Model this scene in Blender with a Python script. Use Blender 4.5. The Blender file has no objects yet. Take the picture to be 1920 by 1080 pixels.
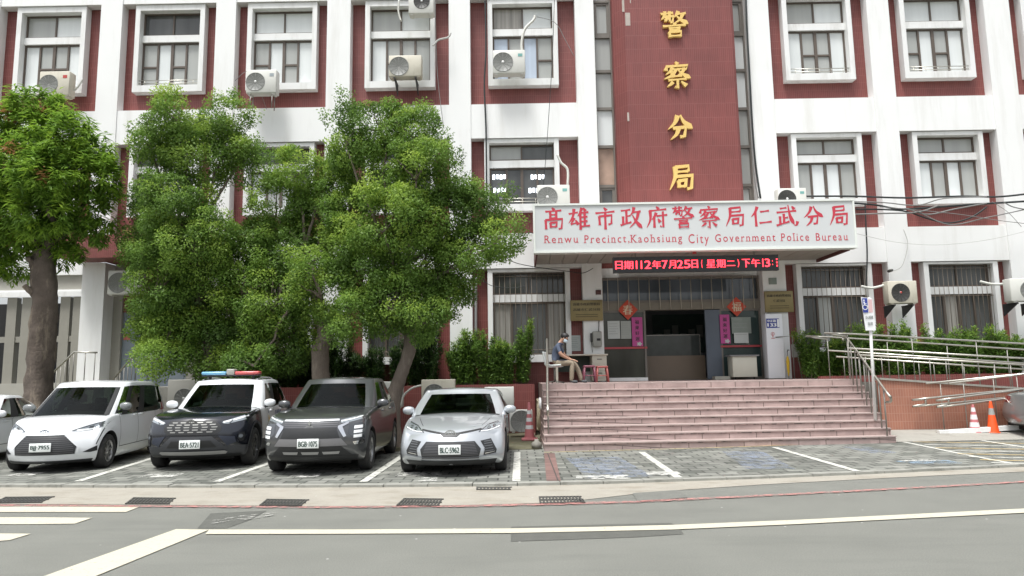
import bpy, bmesh, math, random
import numpy as np
from mathutils import Vector, Matrix
from mathutils.bvhtree import BVHTree
R_ = math.radians
SC = bpy.context.scene
COL = SC.collection
random.seed(7); RNG = np.random.default_rng(7)

# ------------------------------------------------------------------ camera
FPX, PITCH, YAW, ROLL, CAMH = 1300.0, 0.124, 0.006, -0.0155, 1.70
_r0 = Vector((math.cos(YAW), math.sin(YAW), 0)); _f0 = Vector((-math.sin(YAW), math.cos(YAW), 0)); _up = Vector((0, 0, 1))
FWD = math.cos(PITCH)*_f0 + math.sin(PITCH)*_up
_u1 = -math.sin(PITCH)*_f0 + math.cos(PITCH)*_up
RGT = math.cos(ROLL)*_r0 + math.sin(ROLL)*_u1
DWN = math.sin(ROLL)*_r0 - math.cos(ROLL)*_u1
cam = bpy.data.cameras.new('camera'); cam.sensor_width = 36; cam.lens = 36*FPX/1920
cam.clip_start = 0.1; cam.clip_end = 900
camo = bpy.data.objects.new('camera', cam); COL.objects.link(camo)
camo.matrix_world = Matrix(((RGT.x, -DWN.x, -FWD.x, 0), (RGT.y, -DWN.y, -FWD.y, 0), (RGT.z, -DWN.z, -FWD.z, CAMH), (0, 0, 0, 1)))
SC.camera = camo

# ------------------------------------------------------------------ sky, sun, exposure
SUN_EL, SUN_AZ = R_(70), R_(208)       # azimuth clockwise from +Y
w = bpy.data.worlds.new('World'); SC.world = w; w.use_nodes = True
nt = w.node_tree; bg = nt.nodes['Background']
sky = nt.nodes.new('ShaderNodeTexSky'); sky.sky_type = 'NISHITA'; sky.sun_disc = False
sky.sun_elevation = SUN_EL; sky.sun_rotation = SUN_AZ; sky.air_density = 1.0; sky.dust_density = 4.0; sky.ozone_density = 1.0
hs = nt.nodes.new('ShaderNodeHueSaturation'); hs.inputs['Saturation'].default_value = 0.30
nt.links.new(sky.outputs[0], hs.inputs['Color']); nt.links.new(hs.outputs[0], bg.inputs[0]); bg.inputs[1].default_value = 0.118
sl = bpy.data.lights.new('sun', 'SUN'); sl.energy = 2.0; sl.angle = R_(16); sl.color = (1, 1, 0.985)
so = bpy.data.objects.new('sun', sl); COL.objects.link(so)
_sd = Vector((math.sin(SUN_AZ)*math.cos(SUN_EL), math.cos(SUN_AZ)*math.cos(SUN_EL), math.sin(SUN_EL)))
so.rotation_euler = _sd.to_track_quat('Z', 'Y').to_euler()
SC.view_settings.view_transform = 'Standard'; SC.view_settings.look = 'None'
SC.view_settings.exposure = 0.96; SC.view_settings.gamma = 1.0
SC.cycles.max_bounces = 7; SC.cycles.diffuse_bounces = 4; SC.cycles.glossy_bounces = 4; SC.cycles.transparent_max_bounces = 8

# ------------------------------------------------------------------ measuring the photograph
def _ray(px, py): return FWD*FPX + RGT*(px-960) + DWN*(py-540)
def at(px, py, Y):
    d = _ray(px, py); t = Y/d.y; return Vector((d.x*t, Y, CAMH+d.z*t))
def gnd(px, py, z=0.0):
    d = _ray(px, py); t = (z-CAMH)/d.z; return Vector((d.x*t, d.y*t, z))

# ------------------------------------------------------------------ materials
MATS = {}
def srgb(r, g, b):
    f = lambda c: (c/255/12.92) if c/255 <= 0.04045 else ((c/255+0.055)/1.055)**2.4
    return (f(r), f(g), f(b))
def mat(name, col, rough=0.6, var=0.0, scale=4.0, metal=0.0, spec=0.5, coat=0.0, bump=0.0, bscale=60, emit=0.0, speck=0.0, dirt=None, dscale=(1, 1, 1), dlo=0.5, dhi=0.75, alpha=None, trans=0.0):
    if name in MATS: return MATS[name]
    m = bpy.data.materials.new(name); m.use_nodes = True; t = m.node_tree; b = t.nodes['Principled BSDF']
    b.inputs['Base Color'].default_value = (*col, 1); b.inputs['Roughness'].default_value = rough; b.inputs['Metallic'].default_value = metal
    b.inputs['Specular IOR Level'].default_value = spec; b.inputs['Coat Weight'].default_value = coat; b.inputs['Coat Roughness'].default_value = 0.05
    if trans: b.inputs['Transmission Weight'].default_value = trans
    geo = t.nodes.new('ShaderNodeTexCoord')
    cur = None
    if var:
        n = t.nodes.new('ShaderNodeTexNoise'); n.inputs['Scale'].default_value = scale; n.inputs['Detail'].default_value = 6
        t.links.new(geo.outputs['Object'], n.inputs['Vector'])
        mx = t.nodes.new('ShaderNodeMix'); mx.data_type = 'RGBA'
        mx.inputs[6].default_value = (*[max(c*(1-var), 0) for c in col], 1); mx.inputs[7].default_value = (*[min(c*(1+var), 1) for c in col], 1)
        t.links.new(n.outputs['Fac'], mx.inputs[0]); cur = mx.outputs[2]
    if dirt is not None:
        mp = t.nodes.new('ShaderNodeMapping'); mp.inputs['Scale'].default_value = dscale; t.links.new(geo.outputs['Object'], mp.inputs[0])
        n2 = t.nodes.new('ShaderNodeTexNoise'); n2.inputs['Scale'].default_value = 1.0; n2.inputs['Detail'].default_value = 7; n2.inputs['Roughness'].default_value = 0.65
        t.links.new(mp.outputs[0], n2.inputs['Vector'])
        rp = t.nodes.new('ShaderNodeMapRange'); rp.inputs[1].default_value = dlo; rp.inputs[2].default_value = dhi; t.links.new(n2.outputs['Fac'], rp.inputs[0])
        mx2 = t.nodes.new('ShaderNodeMix'); mx2.data_type = 'RGBA'
        if cur is None: mx2.inputs[6].default_value = (*col, 1)
        else: t.links.new(cur, mx2.inputs[6])
        mx2.inputs[7].default_value = (*dirt, 1); t.links.new(rp.outputs[0], mx2.inputs[0]); cur = mx2.outputs[2]
    if speck:                                                       # fine aggregate
        n5 = t.nodes.new('ShaderNodeTexNoise'); n5.inputs['Scale'].default_value = 70; n5.inputs['Detail'].default_value = 8; n5.inputs['Roughness'].default_value = .8; t.links.new(geo.outputs['Object'], n5.inputs['Vector'])
        r5 = t.nodes.new('ShaderNodeMapRange'); r5.inputs[1].default_value = .3; r5.inputs[2].default_value = .7; r5.inputs[3].default_value = 1-speck; r5.inputs[4].default_value = 1+speck; t.links.new(n5.outputs['Fac'], r5.inputs[0])
        v5 = t.nodes.new('ShaderNodeVectorMath'); v5.operation = 'SCALE'; t.links.new(cur, v5.inputs[0]); t.links.new(r5.outputs[0], v5.inputs['Scale'])
        v6 = t.nodes.new('ShaderNodeTexVoronoi'); v6.inputs['Scale'].default_value = 5.5; t.links.new(geo.outputs['Object'], v6.inputs['Vector']); r6 = t.nodes.new('ShaderNodeMapRange'); r6.inputs[1].default_value = .05; r6.inputs[2].default_value = .09; r6.inputs[3].default_value = 1; r6.inputs[4].default_value = 0; t.links.new(v6.outputs['Distance'], r6.inputs[0])
        m6 = t.nodes.new('ShaderNodeMix'); m6.data_type = 'RGBA'; t.links.new(v5.outputs[0], m6.inputs[6]); m6.inputs[7].default_value = (.45, .45, .42, 1); m7 = t.nodes.new('ShaderNodeMath'); m7.operation = 'MULTIPLY'; t.links.new(r6.outputs[0], m7.inputs[0]); sp7 = t.nodes.new('ShaderNodeSeparateColor'); t.links.new(v6.outputs['Color'], sp7.inputs[0]); g7 = t.nodes.new('ShaderNodeMath'); g7.operation = 'GREATER_THAN'; g7.inputs[1].default_value = .90; t.links.new(sp7.outputs[0], g7.inputs[0]); t.links.new(g7.outputs[0], m7.inputs[1]); t.links.new(m7.outputs[0], m6.inputs[0]); cur = m6.outputs[2]
    if cur is not None: t.links.new(cur, b.inputs['Base Color'])
    if bump:
        n3 = t.nodes.new('ShaderNodeTexNoise'); n3.inputs['Scale'].default_value = bscale; n3.inputs['Detail'].default_value = 4
        t.links.new(geo.outputs['Object'], n3.inputs['Vector'])
        bp = t.nodes.new('ShaderNodeBump'); bp.inputs['Strength'].default_value = bump; bp.inputs['Distance'].default_value = 0.02
        t.links.new(n3.outputs['Fac'], bp.inputs['Height']); t.links.new(bp.outputs[0], b.inputs['Normal'])
    if emit:
        b.inputs['Emission Color'].default_value = (*col, 1); b.inputs['Emission Strength'].default_value = emit
    if alpha is not None:      # worn paint: noise eats holes into it
        n4 = t.nodes.new('ShaderNodeTexNoise'); n4.inputs['Scale'].default_value = alpha[0]; n4.inputs['Detail'].default_value = 8; n4.inputs['Roughness'].default_value = 0.7
        t.links.new(geo.outputs['Object'], n4.inputs['Vector'])
        r4 = t.nodes.new('ShaderNodeMapRange'); r4.inputs[1].default_value = alpha[1]; r4.inputs[2].default_value = alpha[2]
        t.links.new(n4.outputs['Fac'], r4.inputs[0]); t.links.new(r4.outputs[0], b.inputs['Alpha'])
    MATS[name] = m; return m
def tile_mat(name, c1, c2, mortar, tw, th, axes='xz', msize=0.06, rough=0.45, offset=0.0, var=0.25, vscale=0.6, bump=0.3, dirt=None, bias=0.0):
    """small tiles on a wall (axes xz), on the ground (xy) or on a side wall (yz); tw x th metres each"""
    m = bpy.data.materials.new(name); m.use_nodes = True; t = m.node_tree; b = t.nodes['Principled BSDF']; b.inputs['Roughness'].default_value = rough
    tc = t.nodes.new('ShaderNodeTexCoord'); sp = t.nodes.new('ShaderNodeSeparateXYZ'); cb = t.nodes.new('ShaderNodeCombineXYZ')
    t.links.new(tc.outputs['Object'], sp.inputs[0])
    if axes == 'stair':                                             # risers use z, treads use y
        ad = t.nodes.new('ShaderNodeMath'); t.links.new(sp.outputs[1], ad.inputs[0]); t.links.new(sp.outputs[2], ad.inputs[1])
        t.links.new(sp.outputs[0], cb.inputs[0]); t.links.new(ad.outputs[0], cb.inputs[1])
    else:
        t.links.new(sp.outputs['xyz'.index(axes[0])], cb.inputs[0]); t.links.new(sp.outputs['xyz'.index(axes[1])], cb.inputs[1])
    br = t.nodes.new('ShaderNodeTexBrick'); br.offset = offset; br.squash = 1.0
    br.inputs['Color1'].default_value = (*c1, 1); br.inputs['Color2'].default_value = (*c2, 1); br.inputs['Mortar'].default_value = (*mortar, 1)
    br.inputs['Scale'].default_value = 1.0; br.inputs['Brick Width'].default_value = tw; br.inputs['Row Height'].default_value = th
    br.inputs['Mortar Size'].default_value = msize*min(tw, th); br.inputs['Mortar Smooth'].default_value = 0.1; br.inputs['Bias'].default_value = bias
    t.links.new(cb.outputs[0], br.inputs['Vector'])
    n = t.nodes.new('ShaderNodeTexNoise'); n.inputs['Scale'].default_value = vscale; n.inputs['Detail'].default_value = 8; n.inputs['Roughness'].default_value = 0.6
    t.links.new(tc.outputs['Object'], n.inputs['Vector'])
    mr = t.nodes.new('ShaderNodeMapRange'); mr.inputs[1].default_value = 0.3; mr.inputs[2].default_value = 0.7; mr.inputs[3].default_value = 1-var; mr.inputs[4].default_value = 1+var
    t.links.new(n.outputs['Fac'], mr.inputs[0])
    mu = t.nodes.new('ShaderNodeVectorMath'); mu.operation = 'SCALE'; t.links.new(br.outputs['Color'], mu.inputs[0]); t.links.new(mr.outputs[0], mu.inputs['Scale'])
    cur = mu.outputs[0]
    if dirt is not None:
        n2 = t.nodes.new('ShaderNodeTexNoise'); n2.inputs['Scale'].default_value = 1.6; n2.inputs['Detail'].default_value = 9; n2.inputs['Roughness'].default_value = 0.7
        t.links.new(tc.outputs['Object'], n2.inputs['Vector'])
        r2 = t.nodes.new('ShaderNodeMapRange'); r2.inputs[1].default_value = 0.56; r2.inputs[2].default_value = 0.7; t.links.new(n2.outputs['Fac'], r2.inputs[0])
        mx = t.nodes.new('ShaderNodeMix'); mx.data_type = 'RGBA'; t.links.new(r2.outputs[0], mx.inputs[0]); t.links.new(cur, mx.inputs[6]); mx.inputs[7].default_value = (*dirt, 1); cur = mx.outputs[2]
    t.links.new(cur, b.inputs['Base Color'])
    if bump:
        bp = t.nodes.new('ShaderNodeBump'); bp.inputs['Strength'].default_value = bump; bp.inputs['Distance'].default_value = 0.006; bp.invert = True
        t.links.new(br.outputs['Fac'], bp.inputs['Height']); t.links.new(bp.outputs[0], b.inputs['Normal'])
    MATS[name] = m; return m

# ------------------------------------------------------------------ mesh helpers
class MB:
    def __init__(s): s.v = []; s.f = []; s.m = []; s.sm = []
    def add(s, vs, fs, mi=0, smooth=False):
        o = len(s.v); s.v += [tuple(v) for v in vs]
        for f in fs: s.f.append([i+o for i in f]); s.m.append(mi); s.sm.append(smooth)
        return s
    def box(s, x0, x1, y0, y1, z0, z1, mi=0):
        vs = [(x0, y0, z0), (x1, y0, z0), (x1, y1, z0), (x0, y1, z0), (x0, y0, z1), (x1, y0, z1), (x1, y1, z1), (x0, y1, z1)]
        return s.add(vs, [(0, 3, 2, 1), (4, 5, 6, 7), (0, 1, 5, 4), (1, 2, 6, 5), (2, 3, 7, 6), (3, 0, 4, 7)], mi)
    def cbox(s, x0, x1, y0, y1, z0, z1, c=0.02, mi=0):
        """box with chamfered vertical and horizontal edges (all 12)"""
        bm = bmesh.new(); bmesh.ops.create_cube(bm, size=1)
        for v in bm.verts: v.co = Vector(((x0+x1)/2+v.co.x*(x1-x0), (y0+y1)/2+v.co.y*(y1-y0), (z0+z1)/2+v.co.z*(z1-z0)))
        bmesh.ops.bevel(bm, geom=list(bm.edges), offset=c, segments=2, affect='EDGES', profile=0.5)
        return s.bm(bm, mi, True)
    def bm(s, bm, mi=0, smooth=False):
        bm.verts.ensure_lookup_table(); bm.verts.index_update()
        s.add([v.co for v in bm.verts], [[v.index for v in f.verts] for f in bm.faces], mi, smooth); bm.free(); return s
    def quad(s, a, b, c, d, mi=0): return s.add([a, b, c, d], [(0, 1, 2, 3)], mi)
    def prism(s, poly, d, mi=0):
        """polygon (list of 3d points) swept by the vector d"""
        n = len(poly); d = Vector(d); A = [Vector(p) for p in poly]; B = [p+d for p in A]
        s.add(A+B, [list(range(n-1, -1, -1)), list(range(n, 2*n))]+[(i, (i+1) % n, n+(i+1) % n, n+i) for i in range(n)], mi); return s
    def tube(s, pts, r, n=8, mi=0, cap=True):
        pts = [Vector(p) for p in pts]; k = len(pts); rr = r if hasattr(r, '__len__') else [r]*k
        T = [(pts[min(i+1, k-1)]-pts[max(i-1, 0)]).normalized() for i in range(k)]
        ref = Vector((0, 0, 1)) if abs(T[0].z) < 0.9 else Vector((1, 0, 0))
        N = (ref - T[0]*ref.dot(T[0])).normalized(); vs = []
        for i in range(k):
            N = (N - T[i]*N.dot(T[i])).normalized(); B = T[i].cross(N)
            for j in range(n):
                a = 2*math.pi*j/n; vs.append(pts[i] + (N*math.cos(a)+B*math.sin(a))*rr[i])
        fs = [(i*n+j, i*n+(j+1) % n, (i+1)*n+(j+1) % n, (i+1)*n+j) for i in range(k-1) for j in range(n)]
        if cap: fs += [tuple(range(n-1, -1, -1)), tuple(range((k-1)*n, k*n))]
        return s.add(vs, fs, mi, True)
    def lathe(s, prof, c=(0, 0, 0), axis='z', n=20, mi=0, a0=0, a1=2*math.pi):
        """profile of (radius, height) turned round an axis through c"""
        c = Vector(c); vs = []; full = abs(a1-a0) > 6.28; k = len(prof); m = n if full else n+1
        for j in range(m):
            a = a0+(a1-a0)*j/n; ca, sa = math.cos(a), math.sin(a)
            for r, h in prof:
                vs.append(c + (Vector((r*ca, r*sa, h)) if axis == 'z' else Vector((h, r*ca, r*sa)) if axis == 'x' else Vector((r*ca, h, r*sa))))
        fs = []
        for j in range(n):
            b = (j+1) % m if full else j+1
            for i in range(k-1): fs.append((j*k+i, b*k+i, b*k+i+1, j*k+i+1))
        return s.add(vs, fs, mi, True)
    def build(s, name, mats, parent=None, auto=True):
        me = bpy.data.meshes.new(name); me.from_pydata(s.v, [], s.f)
        for m in (mats if isinstance(mats, (list, tuple)) else [mats]): me.materials.append(m)
        me.polygons.foreach_set('material_index', s.m); me.polygons.foreach_set('use_smooth', s.sm)
        me.update()
        bm = bmesh.new(); bm.from_mesh(me); bmesh.ops.recalc_face_normals(bm, faces=bm.faces); bm.to_mesh(me); bm.free()
        o = bpy.data.objects.new(name, me); COL.objects.link(o)
        if parent is not None: adopt(o, parent)
        return o
def adopt(o, parent):
    o.parent = parent; o.matrix_parent_inverse = WM(parent).inverted()
def WM(o):
    m = o.matrix_basis.copy()
    if o.parent is not None: m = WM(o.parent) @ o.matrix_parent_inverse @ m
    return m
def tag(o, label=None, cat=None, group=None, kind=None):
    if label: o['label'] = label
    if cat: o['category'] = cat
    if group: o['group'] = group
    if kind: o['kind'] = kind
    return o
def empty(name, loc=(0, 0, 0), label=None, cat=None, group=None, rz=0):
    o = bpy.data.objects.new(name, None); COL.objects.link(o); o.location = loc; o.rotation_euler = (0, 0, rz); o.empty_display_size = 0.2
    return tag(o, label, cat, group)
def local(mb, name, mats, parent):
    """a part whose mesh is in the thing's own coordinates"""
    o = mb.build(name, mats); o.parent = parent; return o
def copy_tree(o, loc=None, rz=None, label=None, scale=None):
    def rec(s, par):
        c = s.copy(); COL.objects.link(c)
        if par is not None: c.parent = par
        for ch in [x for x in SC.objects if x.parent == s]: rec(ch, c)
        return c
    r = rec(o, None)
    if loc is not None: r.location = loc
    if rz is not None: r.rotation_euler = (0, 0, rz)
    if scale is not None: r.scale = scale
    if label: r['label'] = label
    return r
def smoothpath(pts, n=6):
    """Catmull-Rom through the points"""
    P = [Vector(p) for p in pts]; out = []
    for i in range(len(P)-1):
        a, b, c, d = P[max(i-1, 0)], P[i], P[i+1], P[min(i+2, len(P)-1)]
        for k in range(n):
            t = k/n; out.append(0.5*((2*b)+(c-a)*t+(2*a-5*b+4*c-d)*t*t+(3*b-a-3*c+d)*t**3))
    return out+[P[-1]]
def text_geo(body, size, cx=True, gap=None):
    """flat glyph mesh in the xz plane: (verts, faces, width, height) centred on the origin"""
    cu = bpy.data.curves.new('lettering', 'FONT'); cu.body = body; cu.size = size; cu.resolution_u = 4
    if gap: cu.space_character = gap
    o = bpy.data.objects.new('lettering', cu); COL.objects.link(o)
    me = bpy.data.meshes.new_from_object(o.evaluated_get(bpy.context.evaluated_depsgraph_get()))
    V = [Vector((v.co.x, 0, v.co.y)) for v in me.vertices]; Fc = [list(p.vertices) for p in me.polygons]
    bpy.data.objects.remove(o); bpy.data.curves.remove(cu); bpy.data.meshes.remove(me)
    x0, x1 = min(v.x for v in V), max(v.x for v in V); z0, z1 = min(v.z for v in V), max(v.z for v in V)
    c = Vector(((x0+x1)/2, 0, (z0+z1)/2))
    return [v-c for v in V], Fc, x1-x0, z1-z0
def put_text(mb, body, width, height, pos, mi=0, bold=0.0, right=(1, 0, 0), gap=None):
    """text fitted to width x height on a plane facing -y (or whose right-hand direction is given) at pos; bold repeats it side by side"""
    V, Fc, w_, h_ = text_geo(body, 1.0, gap=gap); rt = Vector(right); pos = Vector(pos); nrm = rt.cross(Vector((0, 0, 1)))
    k = 0
    for dx in ((0,) if not bold else (-bold, 0, bold)):
        mb.add([pos + rt*(v.x/w_*width+dx) + Vector((0, 0, v.z/h_*height)) + nrm*(0.0006*k) for v in V], Fc, mi); k += 1
# ------------------------------------------------------------------ brush-written characters: strokes in a 100 x 100 box
GL = {
'分': ['p 44 92 34 66 8 40', 'n 54 94 66 68 97 42', 'k 26 44 72 48 66 14 50 12', 'p 46 46 38 22 16 2'],
'局': ['k 28 88 76 92 74 72', 'h 28 70 74 73', 'p 28 90 26 50 6 4', 'k 28 53 88 57 83 10 68 8', 'v 38 38 40 13', 'k 38 37 65 40 61 15', 'h 40 17 61 18'],
'仁': ['p 34 94 24 70 4 46', 'v 24 70 26 2', 'h 48 70 88 75', 'h 42 18 98 24'],
'市': ['d 44 98 56 84', 'h 6 72 94 79', 'v 22 58 24 16', 'k 22 57 80 62 78 24 64 19', 'v 50 76 50 -4'],
'高': ['d 44 100 55 88', 'h 14 82 88 87', 'v 36 82 36 48', 'v 64 84 64 48', 'h 36 67 64 68', 'h 34 51 66 53', 'v 14 43 16 0', 'k 14 43 92 47 87 4 74 1', 'v 36 30 38 7', 'k 36 30 66 32 63 9', 'h 38 11 63 12'],
'雄': ['h 2 70 44 77', 'p 26 94 21 60 0 26', 'p 26 52 18 36 10 22', 'h 10 22 40 29', 'd 32 42 45 20', 'p 63 98 54 76 42 58', 'v 55 74 55 -4', 'd 70 98 79 82', 'h 55 74 93 78', 'h 55 54 88 57', 'h 55 34 88 37', 'h 55 11 99 15', 'v 75 76 75 12'],
'政': ['h 4 82 47 87', 'v 28 84 28 24', 'h 28 56 46 59', 'v 12 56 12 22', 'h 0 15 50 29', 'p 64 98 58 76 44 58', 'h 58 74 95 79', 'p 84 76 72 36 40 2', 'n 56 62 72 32 100 0'],
'府': ['d 47 100 58 87', 'h 16 80 94 87', 'p 18 82 18 40 0 2', 'p 46 72 38 54 24 38', 'v 36 54 36 2', 'h 48 56 97 61', 'k 77 76 77 4 62 10', 'd 53 44 63 27'],
'警': ['h 2 90 47 94', 'v 16 100 17 84', 'v 34 100 33 84', 'p 16 85 10 76 2 68', 'k 12 78 47 81 43 58 35 56', 'v 18 70 19 60', 'k 18 70 34 71 33 60', 'p 66 100 60 88 50 76', 'h 60 88 94 92', 'p 83 90 70 66 48 52', 'n 58 83 74 66 102 50', 'd 45 53 54 45', 'h 8 41 92 46', 'h 30 33 72 36', 'h 32 25 70 28', 'v 30 18 32 -2', 'k 30 18 74 20 70 0', 'h 32 3 70 4'],
'察': ['d 45 100 54 90', 'd 14 86 9 66', 'k 12 82 92 86 82 71', 'p 34 79 26 64 8 50', 'k 30 69 48 71 36 50', 'p 38 54 26 44 2 34', 'd 24 66 32 58', 'h 54 71 80 74', 'p 78 74 66 56 46 42', 'n 54 70 68 54 100 36', 'h 30 43 68 46', 'h 18 29 84 34', 'k 51 32 51 -2 41 5', 'p 34 22 26 14 12 4', 'd 64 24 83 7'],
'武': ['h 20 84 50 88', 'h 4 66 94 73', 'n 57 100 64 50 82 8', 'p 97 24 92 8 80 6', 'd 74 94 85 80', 'v 35 60 35 16', 'h 35 40 54 43', 'v 17 48 17 12', 'h 0 6 60 24'],
}
def brush(ch, wgt=9.0):
    """list of (outline polygon) in box coordinates 0..1, one per stroke"""
    out = []
    for s in GL[ch]:
        a = s.split(); kind = a[0]; P = [Vector((float(a[i]), float(a[i+1]), 0)) for i in range(1, len(a), 2)]
        if kind in 'pn' and len(P) > 2: P = smoothpath(P, 5)
        L = [0]
        for i in range(1, len(P)): L.append(L[-1]+(P[i]-P[i-1]).length)
        if kind != 'k' and len(P) == 2:
            P = [P[0].lerp(P[1], t) for t in (0, .12, .5, .88, 1)]; L = [0, .12, .5, .88, 1]
        wd = {'h': lambda t: 0.72+0.55*abs(2*t-1)**2.2, 'v': lambda t: 0.95+0.3*abs(2*t-1)**2, 'p': lambda t: 1.35*(1-t)**0.7+0.12,
              'n': lambda t: 0.45+1.25*min(t/0.75, 1)**1.3 if t < 0.8 else 1.7*(1-t)/0.2+0.1, 'd': lambda t: 0.5+1.0*t, 'k': lambda t: 1.0}[kind]
        sz = {'h': .78, 'v': 1.0, 'p': 1.0, 'n': 1.05, 'd': 1.1, 'k': .95}[kind]*wgt/2*(0.8 if len(GL[ch]) > 13 else 1.0)
        le, ri = [], []
        for i, p in enumerate(P):
            tdir = (P[min(i+1, len(P)-1)]-P[max(i-1, 0)]).normalized(); n = Vector((-tdir.y, tdir.x, 0)); wv = sz*wd(L[i]/L[-1])
            if kind == 'k' and 0 < i < len(P)-1:
                t1 = (P[i]-P[i-1]).normalized(); c = max(0.45, t1.dot(tdir)); wv = wv/c*0.95
            le.append((p+n*wv)/100); ri.append((p-n*wv)/100)
        if kind in 'hk': le[0] = le[0]+(P[0]-P[1]).normalized()*0.02
        out.append(le+ri[::-1])
    return out
def put_brush(mb, ch, size, pos, depth=0.0, mi=0, wgt=9.0, aspect=1.0):
    """a brush character facing -y with its centre at pos"""
    pos = Vector(pos)
    for i, poly in enumerate(brush(ch, wgt)):
        n = len(poly)//2; e = 0.0007*i
        A = [pos+Vector(((p.x-.5)*size*aspect, -depth-e, (p.y-.5)*size)) for p in poly]
        m = len(poly); fs = [(k, k+1, m-2-k, m-1-k) for k in range(n-1)]
        if depth:
            B = [Vector((a.x, pos.y, a.z)) for a in A]
            mb.add(A+B, fs+[(k, (k+1) % m, m+(k+1) % m, m+k) for k in range(m)], mi)
        else: mb.add(A, fs, mi)
# ================================================================== materials of the place
white = mat('white_paint', (.78, .785, .77), .75, .03, 1.5, dirt=(.60, .59, .55), dscale=(2.2, 2.2, .25), dlo=.52, dhi=.92)
white2 = mat('white_frame_paint', (.74, .745, .73), .7, .04, 2.0, dirt=(.50, .49, .45), dscale=(3, 3, .6), dlo=.5, dhi=.85)
redtile = tile_mat('red_wall_tile', (.19, .050, .043), (.165, .044, .038), (.235, .085, .075), .06, .24, 'xz', .10, .5, 0, .16, .7)
towertile = tile_mat('tower_tile', (.19, .047, .041), (.165, .041, .036), (.22, .072, .064), .06, .45, 'xz', .12, .5, 0, .18, .5)
orangetile = tile_mat('orange_tile', (.36, .155, .10), (.32, .135, .09), (.39, .21, .15), .065, .2, 'xz', .10, .6, 0, .14, .8)
stairtile = tile_mat('pink_stone_tile', (.40, .30, .28), (.33, .245, .225), (.14, .105, .095), .62, .47, 'stair', .022, .5, .37, .24, 2.2, dirt=(.27, .20, .185))
paver = tile_mat('paver', (.20, .203, .18), (.085, .092, .078), (.045, .047, .04), .34, .26, 'xy', .06, .85, .5, .35, .9, dirt=(.27, .27, .24), bias=-.15)
asphalt = mat('asphalt', (.165, .168, .148), .9, .14, 1.2, speck=.30, bump=.35, bscale=260, dirt=(.135, .138, .122), dscale=(.35, 1.6, 1), dlo=.5, dhi=.75)
asphalt2 = mat('asphalt_patch', (.095, .097, .085), .9, .2, 6, speck=.2, bump=.3, bscale=240)
asphalt3 = mat('asphalt_repair', (.15, .152, .135), .9, .14, 5, speck=.25, bump=.3, bscale=240)
conc = mat('concrete_apron', (.31, .29, .245), .9, .14, 2.5, speck=.18, bump=.2, bscale=120, dirt=(.235, .21, .165), dscale=(1.5, 3, 1), dlo=.5, dhi=.72)
conc2 = mat('grey_concrete', (.30, .29, .255), .9, .14, 2.0, bump=.2, bscale=90, dirt=(.20, .19, .165), dscale=(2, 2, 1))
kerbm = mat('kerb_stone', (.27, .27, .24), .85, .2, 5, dirt=(.13, .13, .11), dscale=(4, 4, 4))
soil = mat('soil_moss', (.10, .095, .055), .95, .35, 6, bump=.5, bscale=50, dirt=(.15, .14, .11), dscale=(3, 3, 3))
roadpaint = mat('road_paint', (.50, .47, .37), .7, .06, 6, alpha=(22, .30, .40))
wornpaint = mat('worn_paint', (.50, .50, .46), .75, .1, 8, alpha=(7, .42, .56))
wornline = mat('worn_line_paint', (.52, .52, .47), .75, .1, 8, alpha=(9, .34, .46))
bluepaint = mat('worn_blue_paint', (.25, .29, .36), .75, .2, 5, alpha=(5, .40, .75))
bluepaint2 = mat('worn_cyan_paint', (.30, .42, .54), .75, .2, 5, alpha=(6, .42, .75))
yelpaint = mat('worn_yellow_paint', (.52, .40, .20), .75, .1, 5, alpha=(6, .3, .5))
redpaint = mat('red_kerb_paint', (.40, .19, .17), .8, .15, 8, alpha=(9, .36, .6))
iron = mat('cast_iron', (.055, .055, .05), .7, .3, 20)
steel = mat('stainless_steel', (.48, .465, .41), .34, .08, 10, metal=.9)
steel_d = mat('dull_steel', (.26, .25, .225), .5, .15, 8, metal=.6)
brown = mat('brown_window_frame', (.10, .078, .062), .5, .1, 10)
dark = mat('dark_room', (.022, .022, .022), .8)
black = mat('black_rubber', (.02, .02, .02), .7)
def pane_mat(name, c, rough=.12, fold=0.25, fs=9):
    m = mat(name, c, rough, 0, spec=.5); t = m.node_tree; b = t.nodes['Principled BSDF']
    tc = t.nodes.new('ShaderNodeTexCoord'); mp = t.nodes.new('ShaderNodeMapping'); mp.inputs['Scale'].default_value = (fs, fs, .25); t.links.new(tc.outputs['Object'], mp.inputs[0])
    n = t.nodes.new('ShaderNodeTexNoise'); n.inputs['Scale'].default_value = 1; n.inputs['Detail'].default_value = 3; t.links.new(mp.outputs[0], n.inputs['Vector'])
    mx = t.nodes.new('ShaderNodeMix'); mx.data_type = 'RGBA'; mx.inputs[6].default_value = (*[x*(1-fold) for x in c], 1); mx.inputs[7].default_value = (*[min(1, x*(1+fold)) for x in c], 1)
    r = t.nodes.new('ShaderNodeMapRange'); r.inputs[1].default_value = .3; r.inputs[2].default_value = .7; t.links.new(n.outputs['Fac'], r.inputs[0]); t.links.new(r.outputs[0], mx.inputs[0])
    t.links.new(mx.outputs[2], b.inputs['Base Color']); return m
P_L = pane_mat('light_blind_behind_glass', (.68, .71, .70), .1, .04, 5)
P_M = pane_mat('grey_blind_behind_glass', (.38, .39, .37), .1, .06, 5)
P_D = pane_mat('dim_glass', (.085, .088, .085), .06, .3, 2)
P_B = pane_mat('black_glass', (.035, .038, .037), .05, .4, 2)
P_C = pane_mat('curtain_behind_glass', (.30, .285, .255), .15, .25, 14)
P_BL = pane_mat('bluish_blind_behind_glass', (.46, .53, .62), .1, .06)
PANES = [P_L, P_M, P_D, P_B, P_C, P_BL]

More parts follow.
